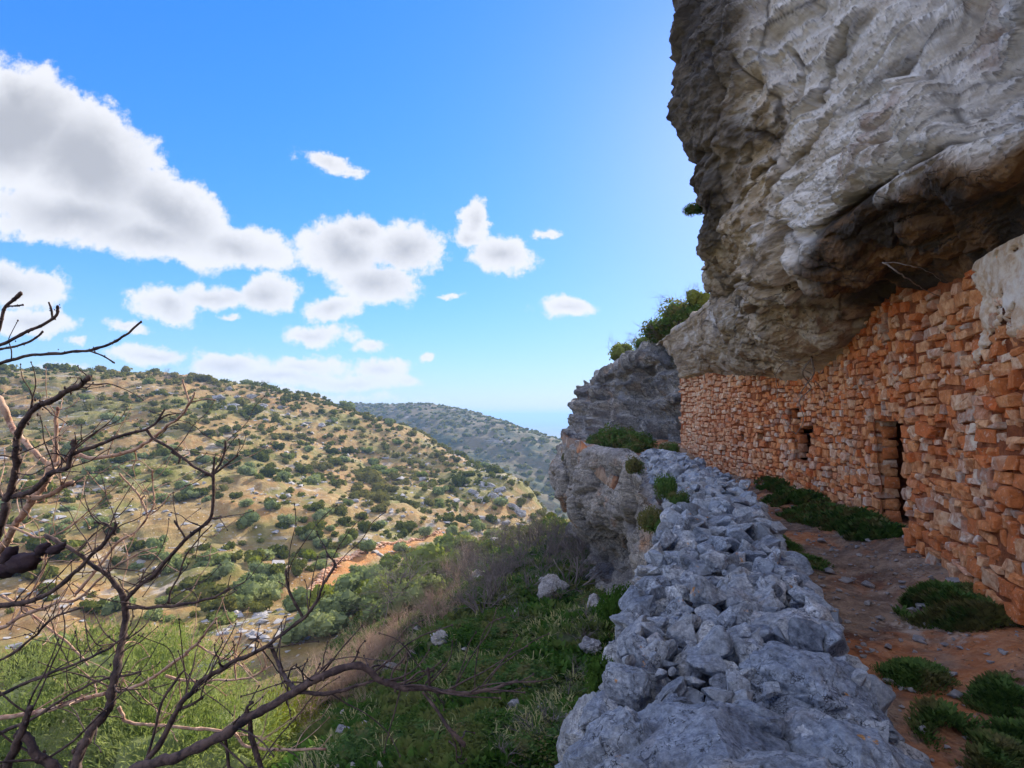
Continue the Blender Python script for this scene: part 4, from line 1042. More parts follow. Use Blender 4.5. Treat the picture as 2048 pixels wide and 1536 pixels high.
name_apart(shr_d, 'dark evergreen shrub', ROWS, COLS, 'dark shrubs scattered over the opposite hillside')
name_apart(shr_o, 'grey green shrub', ROWS, COLS, 'grey green shrubs scattered over the opposite hillside')
ob = obj('shrubbery', bag.mesh('shrubbery', L_['shrub'], False), kind='stuff', label='evergreen shrubs dotted thickly over the farther parts of the hillside', category='shrubbery')
# --- scrub on the far hill
bag = Bag(); n_ = 3800
x = rng.uniform(-260, 160, n_); y = 240 + 460 * rng.rand(n_); z = HF(x, y)
for i in range(n_):
    V, Fc = ICO[1]; s_ = rng.uniform(1.0, 2.6); bag.add(V * np.array([s_, s_, s_ * .8]) * (1 + .2 * rng.normal(size=(len(V), 1))) + np.array([x[i], y[i], z[i] + .3]), Fc, rng.rand())
obj('scrub', bag.mesh('scrub', L_['shrub'], False), kind='stuff', label='dark scrub covering the far bluish hill', category='scrub')
# --- loose pale stones on the hillside
bag = Bag()
lowr = [hull_rock(rng, (1, 1, .6), 8, 0, .04) for _ in range(8)]
aa = rng.uniform(-50, 8, 5200) * math.pi / 180; rr = np.sqrt(rng.uniform(40 ** 2, 190 ** 2, 5200)); x = np.sin(aa) * rr; y = np.cos(aa) * rr
dn = fbm(np.stack([x / 12, y / 12, 0 * x], -1) + 70, 3); k = (dn + rng.normal(0, .2, len(x))) > .12; x, y = x[k], y[k]; z = H(x, y)
for i in range(len(x)):
    V, Fc = lowr[rng.randint(8)]; s_ = rng.gamma(2, .14) + .12; bag.add(V * s_ * np.array([1.4, 1, 1]) @ rotz(rng.uniform(0, 6)).T + np.array([x[i], y[i], z[i] + .02]), Fc, rng.rand())
for i in range(130):      # stony patch above the valley floor
    q = drop(rng.normal(515, 75), rng.normal(1250, 26))
    if q is None: continue
    V, Fc = lowr[rng.randint(8)]; s_ = rng.gamma(2, .08) + .1; bag.add(V * s_ * np.array([1.5, 1, .8]) @ rotz(rng.uniform(0, 6)).T + q, Fc, rng.rand())
obj('scattered_rubble', bag.mesh('scattered_rubble', M['boulder'], False), kind='stuff', label='pale limestone rubble strewn over the hillside', category='rubble')
bag = Bag()
for i in range(700):      # low bank of orange stones following the track
    k = rng.randint(4, 58); a = TR[k] + rng.normal(0, .22, 2) + (TR[k + 1] - TR[k - 1]) * rng.uniform(-.5, .5) + np.array([-1.3, .6])
    V, Fc = lowr[rng.randint(8)]; bag.add(V * rng.uniform(.15, .42) + np.array([a[0], a[1], float(H(a[0], a[1])) + rng.uniform(0, .35)]), Fc, rng.rand())
tw = obj('terrace_wall', bag.mesh('terrace_wall', M['masonry'], False), label='low crumbling orange terrace wall running beside the track on the valley slope', category='stone wall')
# --- outcrops
BIG = [mesh('boulder', *hull_rock(rng, extra=18, cuts=5, rough=.10), M['boulder'], False) for _ in range(6)]
def outcrop(label, spots):
    t = None
    for (px, py, s1, s2) in spots:
        q = drop(px, py)
        if q is None: continue
        if t is None: base = q; t = thing('rock_outcrop', label, 'rock outcrop', tuple(q))
        obj('boulder', BIG[rng.randint(6)], t, tuple(q - base - np.array([0, 0, s2 * .15])), (rng.normal(0, .15), rng.normal(0, .15), rng.normal(0, .5)), (s1 * .8, s1 * .5, s2 * .62))
outcrop('shadowed blue grey rock outcrop near the top left of the opposite hill', [(432,795,4.2,2.6),(455,780,4,2.4),(478,800,4.5,2.4),(500,792,3.4,2),(520,812,4,1.8),(440,815,3,1.5),(560,815,3.2,1.6)])
outcrop('pale rock bluff with small caves at the foot of the spur', [(965,1000,2.6,2.6),(985,992,2.8,2.4),(1005,1000,2.6,2.2),(1025,1015,2.7,2.4),(1042,1026,2.4,2.2),(960,1035,2.0,1.3),(985,1042,2.2,1.5),(1010,1045,2.2,1.4),(945,985,2.2,2.0),(930,968,2.3,1.3),(975,970,3.2,1.4),(1000,978,3.0,1.3),(1035,1050,2.0,1.2)])
outcrop('thin pale rock ledge along the crest of the spur', [(900,880,3.4,1.2),(925,893,3.2,1.4),(880,872,3,1.0),(948,905,2.4,1.1)])
outcrop('grey rock band crossing the upper hillside among dark shrubs', [(640,850,2.6,1.2),(655,842,2.4,1.2),(615,846,2.4,1),(740,905,2.4,1),(770,915,2.2,1)])
# --- boulders on the shaded slope
for (px, py, s, fx, label) in [(1105,1180,.62,1.4,'angular grey boulder in the green slope below the lower cliff'),(1098,1160,.45,1,'pointed grey rock resting above the angular boulder on the slope'),
    (1205,1150,.75,.7,'tall pale rock pillar standing against the foot of the lower cliff'),(1200,1215,.6,.9,'lower block of the pale rock pillar beside the wall foot'),(1180,1290,.34,1.2,'small pale rock at the foot of the low wall, half hidden by twigs'),
    (1065,1370,.24,1.6,'flat pale rock just below the tip of the long bare branch'),(1030,1405,.20,1,'dark pitted rock left of the flat pale rock'),(690,1470,.30,2.0,'flat white rock in the lower left of the green slope'),(735,1455,.25,1.4,'small white rock uphill of the flat white rock'),
    (955,1150,.5,1,'rounded rock among bare shrubs on the middle of the slope'),(780,1330,.3,1.2,'rock at the shadow edge beneath the bare tree'),(1245,1085,.6,1.2,'smooth rounded boulder inside the dark hollow below the ledge'),(880,1270,.3,1.2,'rock half sunk in herbs at the middle of the slope')]:
    q = drop(px, py + 14)
    if q is None: continue
    obj('boulder', BIG[rng.randint(6)], None, (q[0], q[1], q[2] + s * .3), (rng.normal(0, .2), rng.normal(0, .2), rng.uniform(0, 6)), (s, s, s * fx if px in (1205, 1200) else s * .9), label=label, category='boulder')
# --- bare shrubs
BS = [bare_mesh('bare_shrub', TW['tan'], rng, n0=8, depth=3, kids=3, spread=.45, r0=.015, up=.5) for _ in range(5)]
BG = [bare_mesh('bare_shrub', TW['grey'], rng, n0=6, depth=3, kids=3, spread=.55, r0=.019, up=.35) for _ in range(5)]
cnt = 0
rb = np.random.RandomState(77)
bs_tan = []
for i in range(110):
    t_ = rb.rand(); px = 590 + 350 * t_ + rb.normal(0, 28); py = 1440 - 320 * t_ + rb.normal(0, 26)
    q = drop(px, py + 20)
    if q is None or q[1] > 75: continue
    s_ = rb.uniform(.8, 1.7) * (.7 + q[1] / 80)
    bs_tan.append((obj('bare_shrub', BS[rb.randint(5)], None, tuple(q), (rb.normal(0, .1), rb.normal(0, .1), rb.uniform(0, 6)), (s_, s_, s_), category='shrub'), px, py))
name_apart(bs_tan, 'leafless tan shrub', [(1150, 'at shade edge top'), (1220, 'on upper shade edge'), (1290, 'on middle shade edge'), (1360, 'on lower shade edge'), (9999, 'at shade edge foot')], SCOLS, 'leafless tan shrubs along the shade edge')
bs_dark = []
for i in range(115):
    t_ = rb.rand(); px = 890 + 330 * t_ + rb.normal(0, 30); py = 1120 - 60 * t_ + rb.normal(0, 42)
    q = drop(px, py + 20)
    if q is None or q[1] > 75: continue
    s_ = rb.uniform(1.1, 2.7)
    bs_dark.append((obj('bare_shrub', BG[rb.randint(5)], None, tuple(q), (rb.normal(0, .1), rb.normal(0, .1), rb.uniform(0, 6)), (s_, s_, s_), category='shrub'), px, py))
name_apart(bs_dark, 'dark leafless shrub', [(1050, 'highest in the shade'), (1100, 'high in the shade'), (1150, 'midway in shade'), (9999, 'low in the shade')], SCOLS, 'dark leafless shrubs in the shade of the cliff')
bs_low = []
for (px, py, s_) in [(1100,1440,.8),(1130,1400,.8),(1060,1460,.8),(1150,1350,.8),(1090,1500,.8),(1180,1240,1.1),(1160,1270,1.0),(1015,1510,.7),(820,1280,1.3),(1030,1240,1.1),(1120,1470,.7)]:
    q = drop(px, py + 10)
    bs_low.append((obj('bare_shrub', BG[rb.randint(5)], None, tuple(q), (0, 0, rb.uniform(0, 6)), (s_, s_, s_ * .8), category='shrub'), px, py))
name_apart(bs_low, 'low twig tangle', [(1300, 'on the upper green slope'), (1430, 'on the green slope'), (9999, 'at the picture bottom')], SCOLS, 'low twig tangles on the green slope')
for (px, py, s_, lab) in [(788,1250,5.0,'leafless grey tree with a pale forked trunk at the shadow edge'),(610,1470,2.4,'small leafless tree with yellow green grass at its foot, lower left'),(455,1330,0,'')]:
    if not s_: continue
    q = drop(px, py); t = thing('bare_tree', lab, 'tree', tuple(q))
    obj('trunk', mesh('trunk', *tube(np.array([(0, 0, -.1), (.02, .01, .12), (-.02, .02, .25)]) * s_, np.array([.03, .026, .022]) * s_, 7), TW['grey']), t)
    obj('crown', bare_mesh('crown', TW['grey' if s_ > 3 else 'tan'], rb, n0=7, depth=3, kids=5, spread=.7, r0=.014, up=.1), t, (-.02 * s_, .02 * s_, .2 * s_), None, (s_, s_, s_ * .9))
for (px, py, Y_, s_, lab) in [(333,757,176,4.5,'tiny leafless tree on the skyline at the left'),(527,779,195,4,'tiny leafless tree on the skyline right of the first')]:
    q = PX(px, py, Y_); t = obj('bare_tree', bare_mesh('bare_tree', TW['grey'], rb, n0=6, depth=3, kids=4, spread=.7, r0=.02, up=.1), None, (q[0], q[1], float(H(q[0], q[1])) - .2), None, (s_, s_, s_), label=lab, category='tree')
# --- herbs, grass and low bushes on the shaded slope
bagf, bagg = Bag(), Bag()
rs = np.random.RandomState(3)
def tuft(bag, q, r, n, blade, rng, w=.10, arch=.6):
    a = rng.uniform(0, 2 * math.pi, n); d = np.stack([np.cos(a), np.sin(a), rng.uniform(.5, 2.2, n)], -1); d /= np.linalg.norm(d, axis=1)[:, None]
    L = blade * rng.uniform(.5, 1.2, n)[:, None]; base = q + np.stack([np.cos(a), np.sin(a), 0 * a], -1) * (r * rng.rand(n) ** .5)[:, None]
    side = np.cross(d, [0, 0, 1.0]); side /= np.linalg.norm(side, axis=1)[:, None] + 1e-6
    mid = base + d * L * .55; tip = base + d * L; tip[:, 2] -= L[:, 0] * arch * .35
    V = np.stack([base - side * L * w * .4, base + side * L * w * .4, mid + side * L * w * .5, mid - side * L * w * .5, tip], 1).reshape(-1, 3)
    i = np.arange(n)[:, None] * 5
    bag.add(V, [np.concatenate([i, i + 1, i + 2, i + 3], 1), np.concatenate([i + 3, i + 2, i + 4], 1)], np.repeat(rng.uniform(0, 1, n), 5))
K = 15000
u = rs.rand(K)
yy = 8.0 + 40 * u ** 1.5; xx = rs.uniform(-9, 7.0, K) + -.05 * yy
zz = H(xx, yy); gn = fbm(np.stack([xx / 2.2, yy / 2.2, 0 * xx], -1), 3)
for i in range(K):
    if 1024 + F * xx[i] / yy[i] > 1400 or xx[i] > edge_x(yy[i]) + 1.2 or 1024 + F * xx[i] / yy[i] < 450: continue
    q = np.array([xx[i], yy[i], zz[i]])
    if gn[i] > .08 and rs.rand() < .6: tuft(bagg, q, .12, 9, .34 + .006 * yy[i], rs, .05, .9)
    else: tuft(bagf, q, .16, 9, .20 + .006 * yy[i], rs, .34, .5)
brk = Bag()
for i in range(150):
    y = 9 + 34 * rs.rand() ** 1.4; x = rs.uniform(-7, 5); 
    if x > edge_x(y): continue
    V, Fc = lowr[rs.randint(8)]; s_ = min(rs.gamma(1.8, .05) + .04, .22); brk.add(V * s_ * np.array([1.3, 1, 1.2]) @ rotz(rs.uniform(0, 6)).T + np.array([x, y, float(H(x, y)) + s_ * .5]), Fc, rs.rand())
obj('slope_rubble', brk.mesh('slope_rubble', M['boulder'], False), kind='stuff', label='grey stones strewn among the herbs of the shaded slope', category='rubble')
obj('herbs', bagf.mesh('herbs', L_['fern'], False), kind='stuff', label='lush green herbs covering the shaded slope', category='herbs')
obj('grass', bagg.mesh('grass', L_['grass'], False), kind='stuff', label='pale bent grass in streaks over the shaded slope', category='grass')
GB = [bush_mesh('green_bush', L_['fern'], rs, 2200, .05, 9, .7) for _ in range(4)]
DB = [bush_mesh('dark_bush', L_['dark'], rs, 2400, .048, 9, .8) for _ in range(4)]
gb_low = []
for i in range(130):
    px, py = rs.uniform(680, 1230), rs.uniform(1090, 1530)
    if px < 1000 - (py - 1090) * .95: continue
    q = drop(px, py)
    if q is None: continue
    s_ = rs.uniform(.35, .8) * (.7 + q[1] / 40)
    gb_low.append((obj('green_bush', GB[rs.randint(4)] if rs.rand() < .6 else DB[rs.randint(4)], None, (q[0], q[1], q[2] - .08), (0, 0, rs.uniform(0, 6)), (s_, s_, s_ * .6), category='bush'), px, py))
name_apart(gb_low, 'low green bush', [(1180, 'high on the shaded slope'), (1270, 'on the upper shaded slope'), (1360, 'on the middle shaded slope'), (1450, 'on the lower shaded slope'), (9999, 'at the slope bottom')], SCOLS, 'low green bushes on the shaded slope')
for (px, py, Y_, s_, lab) in [(1265,935,9.8,.22,'dark green plant rooted at the rim of the lower cliff, nearest its far bend'),(1328,985,7.4,.22,'dark green plant hanging beside the low wall halfway along the rim'),(1358,1003,7.0,.16,'small dark plant tucked between low wall and cliff rim'),(1300,1045,6.6,.22,'dark plant hanging down the ochre cliff face under the low wall'),(1240,1215,3.6,.17,'bright green cushion of herbs against the outer side of the low wall'),(1330,1060,6.2,.14,'small plant on the rim just below the larger hanging one'),(1200,1350,2.6,.10,'yellowish grass tuft at the outer foot of the low wall')]:
    q = PX(px, py, Y_); obj('hanging_plant', GB[rs.randint(4)] if 'bright' in lab or 'yellow' in lab else DB[rs.randint(4)], None, (q[0], q[1], q[2] - s_ * .5), (0, 0, rs.uniform(0, 6)), (s_, s_, s_ * 1.7), label=lab, category='plant')
for (px, py, Y_, s_, lab) in [(1235,880,22.5,1.25,'large dark evergreen bush on the rock terrace at the left end'),(1290,885,21.5,.9,'dark evergreen bush against the cliff at the far end of the wall'),(1200,885,25,.9,'dark bush at the outer edge of the rock terrace'),(1150,900,27,.8,'dark bush leaning over the tip of the ledge'),(1335,900,19,.5,'small dark bush at the end of the low wall'),(1178,893,23,.6,'dark bush spilling over the ledge rim beyond the hollow'),(1262,900,20.5,.55,'small dark bush in front of the large evergreen one on the terrace'),(1142,915,25.5,.5,'lowest dark bush clinging under the tip of the ledge')]:
    q = PX(px, py, Y_); obj('dark_bush', DB[rs.randint(4)], None, (q[0], q[1], q[2] - s_ * .4), (0, 0, rs.uniform(0, 6)), (s_, s_, s_), label=lab, category='bush')
# --- bushes on the cliff top and its lip
for (px, py, Y_, s_, lab) in [(1372,655,22.0,1.35,'dense dark bush on the cliff top just below the overhang'),(1330,680,23.5,1.2,'dark bush with bare twigs on the cliff top, left of the densest one'),(1400,612,21.5,.7,'bush with olive tips high on the cliff top'),(1290,705,26,.9,'low dark bush trailing over the cliff edge'),(1245,722,28,.95,'pale olive green bush on the cliff skyline'),(1392,415,11.0,.30,'small bush growing from the lip of the overhang against the sky')]:
    q = PX(px, py, Y_); t = thing('cliff_bush', lab, 'bush', (q[0], q[1], q[2] - s_ * (.5 if s_ < .4 else .05)))
    obj('crown', (OL if 'olive' in lab else DB)[rs.randint(4)], t, None, (0, 0, rs.uniform(0, 6)), (s_, s_, s_))
    if s_ > .6: obj('bare_twigs', BG[rs.randint(5)], t, (-.3, 0, .2), None, (s_ * 1.4,) * 3)
# --- greenery on the path
def carpet(name, label, spots, n, blade, mat, w, seed):
    r_ = np.random.RandomState(seed); bag = Bag()
    for i in range(n):
        x, y, rx, ry, a = spots[r_.randint(len(spots))]; t = r_.uniform(0, 6.28); k = math.sqrt(r_.rand()); dx, dy = k * rx * math.cos(t), k * ry * math.sin(t)
        X, Y = x + dx * math.cos(a) - dy * math.sin(a), y + dx * math.sin(a) + dy * math.cos(a)
        if X > np.interp(Y, wp[:, 1], wp[:, 0]) - .05: continue
        if perlin(np.array([[X * 3.1, Y * 3.1, seed]]))[0] < -.12: continue
        hh = 1 - k ** 2
        tuft(bag, np.array([X, Y, float(ledge_z(X, Y)) + .05 * hh]), .06, 10, blade * (.5 + .8 * hh) , r_, w, .4)
    obj(name, bag.mesh(name, mat, False), kind='stuff', label=label, category='ground cover')
def gp(px, py): u, v = raydir(px, py); Y = -1.98 / v; return u * Y, Y
def sp(px, py, rx, ry, a=0): x, y = gp(px, py); return (x, y, rx, ry, a)
carpet('ground_cover', 'dark green creeping plants along the foot of the far wall', [sp(1590,1010,.5,1.1,.1), sp(1640,1040,.55,1.2), sp(1700,1062,.45,.9), sp(1745,1090,.3,.6), sp(1560,990,.4,1.1)], 2600, .16, L_['dark'], .38, 1)
carpet('weeds', 'thick dark green weeds growing at the foot of the near wall', [sp(1900,1240,.42,.36), sp(1960,1270,.3,.3), sp(1870,1220,.25,.25)], 1700, .12, L_['dark'], .30, 2)
carpet('moss', 'flat dark green moss and herbs on the near path', [sp(1830,1350,.3,.22,.5), sp(1900,1430,.42,.18,.7), sp(2000,1400,.3,.15,.6), sp(1980,1500,.3,.14,.6), sp(1600,1115,.35,.6), sp(1560,1080,.16,.6), sp(2040,1460,.2,.2)], 2600, .05, L_['dark'], .34, 4)
bag = Bag(); rp = np.random.RandomState(12)
for i in range(1500):     # stones and chips fallen on the path
    Y = .8 + 18 * rp.rand() ** 1.4; X = rp.uniform(lw_edges(Y)[1] + .02, np.interp(Y, wp[:, 1], wp[:, 0]) - .05)
    V, Fc = lowr[rp.randint(8)]; s_ = rp.gamma(1.6, .011) + .008; bag.add(V * s_ * np.array([1.3, 1, 1]) @ rotz(rp.uniform(0, 6)).T + np.array([X, Y, float(ledge_z(X, Y)) + s_ * .3]), Fc, rp.rand())
obj('loose_gravel', bag.mesh('loose_gravel', M['boulder'], False), kind='stuff', label='small stones and chips lying on the earth path', category='gravel')
bag = Bag()
for i in range(2600):     # dry leaves and straw
    Y = .8 + 14 * rp.rand() ** 1.3; X = np.interp(Y, wp[:, 1], wp[:, 0]) - .1 - abs(rp.normal(0, .9))
    if X < lw_edges(Y)[1]: continue
    V, Fc = cards(np.array([[X, Y, float(ledge_z(X, Y)) + .012]]), rp.uniform(.012, .035), rp, .35); V[:, 2] = (V[:, 2] - V[:, 2].mean()) * .35 + float(ledge_z(X, Y)) + .014; bag.add(V, Fc, rp.rand())
obj('dry_litter', bag.mesh('dry_litter', simple_mat('dry_litter', (.30, .17, .09), (.16, .08, .045), 40, None, .2, .003), False), kind='stuff', label='dry brown leaves and straw lying on the path', category='litter')
# --- roots and vines on the rock
VN = thing('hanging_root', 'pale bare root hanging from the overhang down in front of the window hole', 'root', PX(1620, 720, 11.5))
def path3(pts, n=40, wob=.01, seed=0):
    P = catmull(np.array([PX(*p) for p in pts]), np.linspace(0, len(pts) - 1, n)); return P + fbm(P * 9 + seed, 3) [:, None] * wob
def vine(name, root, pts, r, mat, seed):
    P = path3(pts, 50, .02, seed) - np.array(root.location); R = np.linspace(r, r * .35, 50); obj(name, mesh(name, *tube(P, R, 6), mat), root)
for i, (pts, r) in enumerate([([(1625,715,11.2),(1605,745,11.4),(1622,775,11.9),(1600,800,12.0),(1607,840,12.1),(1592,868,12.1)], .018), ([(1620,712,11.2),(1628,745,11.3),(1612,770,11.7),(1598,790,12)], .022), ([(1600,720,11.5),(1570,725,11.9),(1552,750,12.6),(1556,790,13),(1550,800,13)], .012), ([(1630,760,11.4),(1648,790,11.5),(1640,830,11.5)], .008), ([(1592,868,12.1),(1575,850,12.2),(1560,820,12.6)], .01)]):
    vine('root_strand', VN, pts, r, M['wood'], i)
VN = thing('hanging_root', 'long thin pale root running down the rock face left of the dark hollow', 'root', PX(1530, 500, 9))
for i, (pts, r) in enumerate([([(1515,500,8.6),(1525,535,9.0),(1540,560,9.3),(1538,590,9.6),(1520,610,9.8)], .010), ([(1540,560,9.3),(1545,600,9.8),(1530,640,10.2)], .007)]):
    vine('root_strand', VN, pts, r, M['wood'], 20 + i)
VN = thing('hanging_root', 'slender pale root stretched under the lip of the dark hollow', 'root', PX(1800, 540, 6))
for i, (pts, r) in enumerate([([(1765,525,6.0),(1790,540,5.9),(1820,560,6.0),(1850,580,6.3),(1880,592,6.4)], .010), ([(1770,525,6),(1820,530,5.8),(1860,545,5.8),(1882,562,5.9)], .006)]):
    vine('root_strand', VN, pts, r, M['wood'], 30 + i)

# --- foreground foliage: feathery olive below the viewpoint
def big_crown(label, lumps, n, leaf, mat, seed, trunk_px):
    r_ = np.random.RandomState(seed); bag = Bag(); tw = Bag()
    W_ = np.array([l[3] ** 2 for l in lumps], float); W_ /= W_.sum()
    c0 = np.array(PX(*trunk_px)); g = float(H(c0[0], c0[1])); t = thing('olive_tree', label, 'tree', (c0[0], c0[1], g))
    for (px, py, Y_, r), w in zip(lumps, W_):
        c = np.array(PX(px, py, Y_)) - np.array(t.location); m_ = int(n * w / 9)
        p, d = ball_pts(m_, r_, .55); p = p * r
        # sprays: a short twig with leaves along it
        dirs = d * .8 + r_.normal(0, .4, d.shape) + np.array([0, 0, .5]); dirs /= np.linalg.norm(dirs, axis=1)[:, None]
        s = np.linspace(0, 1, 9)[None, :, None] * (leaf * 3.4)
        C = (p[:, None] + c + dirs[:, None] * s + r_.normal(0, leaf * .25, (m_, 9, 3))).reshape(-1, 3)
        V, Fc = cards(C, leaf * .5, r_, .17, dirs=np.repeat(dirs, 9, 0) * 1.0); bag.add(V, Fc, np.repeat(np.clip(r_.normal(.5, .22, len(C)), 0, 1), 4))
        V, Fc = ICO[2]; tw_ = V * r * .5 * (1 + .2 * r_.normal(size=(len(V), 1))) + c; bag.add(tw_, Fc, .1)
        V, Fc = tube([np.array([0, 0, -.2]), c * .5 + r_.normal(0, .2, 3), c], [.09, .05, .02], 6); tw.add(V, Fc, 0)
    obj('crown', bag.mesh('crown', mat, False), t); obj('trunk', tw.mesh('trunk', TW['grey']), t)
big_crown('feathery light green olive tree filling the lower left corner behind the bare branches', [(60,1420,12,1.25),(190,1370,12.6,1.25),(300,1420,12,1.3),(400,1390,12.6,1.0),(120,1520,11,1.3),(320,1530,10.5,1.3),(470,1480,11.5,1.0),(20,1560,10.5,1.2),(230,1480,11.3,1.3),(430,1560,10.5,1.0),(300,1330,13.5,.8),(350,1330,13.2,.75)], 72000, .115, L_['fore'], 8, (250, 1536, 12))
big_crown('smaller yellowish green leafy tree right of the feathery olive', [(560,1440,16,.75),(610,1480,16,.7),(640,1410,18,.6),(540,1500,14,.7)], 9000, .13, L_['lime'], 9, (590, 1500, 16))

# --- the bare fig-like tree in the foreground
T0 = thing('bare_tree', 'leafless knobbly tree with backlit dark and sunlit reddish branches reaching in from the left edge', 'tree', (-2.9, 2.0, -2.6))
def tp_(pts): return [np.array(PX(*p)) for p in pts]
rt = np.random.RandomState(31)
def limb(name, pts, r0, r1, parent, knots=True, seed=0, n=None):
    P0 = np.array([PX(*p) if len(p) == 3 else p for p in pts]) if not isinstance(pts, np.ndarray) else pts
    m_ = n or max(14, 9 * len(P0)); r0 *= .85; r1 *= .85; P = catmull(P0, np.linspace(0, len(P0) - 1, m_)); k = np.linspace(0, 1, m_); R = r0 + (r1 - r0) * k
    P = P + np.stack([fbm(P * 14 + seed, 2), fbm(P * 14 + seed + 9, 2), fbm(P * 14 + seed + 19, 2)], -1) * min(.008, r0 * .8)
    if knots: R = R * (1 + .28 * np.clip(fbm(P * 26 + seed, 2), 0, 1) + .22 * (rt.rand(m_) < .2))
    bag = Bag(); V, Fc = tube(P, R, 8 if r0 > .006 else 6); bag.add(V, Fc, 0)
    V, Fc = ICO[1]                            # swollen tip and side buds
    bag.add(V * np.array([1, 1, 1.3]) * max(r1 * 1.25, .003) + P[-1], Fc, 1)
    for j in range(int(m_ * .35)):
        i = rt.randint(m_ // 4, m_); bag.add(V * np.array([.8, .8, 1.3]) * rt.uniform(.7, 1.2) * max(R[i] * .5, .0022) + P[i] + rt.normal(0, 1, 3) * R[i] * .75, Fc, 1)
    bag.V = [v - OFF for v in bag.V]
    ob = obj(name, bag.mesh(name, TW['red' if P[:, 1].mean() > 2.17 else 'bark']), parent); return ob, P, R  # painted light: sunlit bark on the deeper limbs, backlit bark on the nearer
OFF = np.array(T0.location)
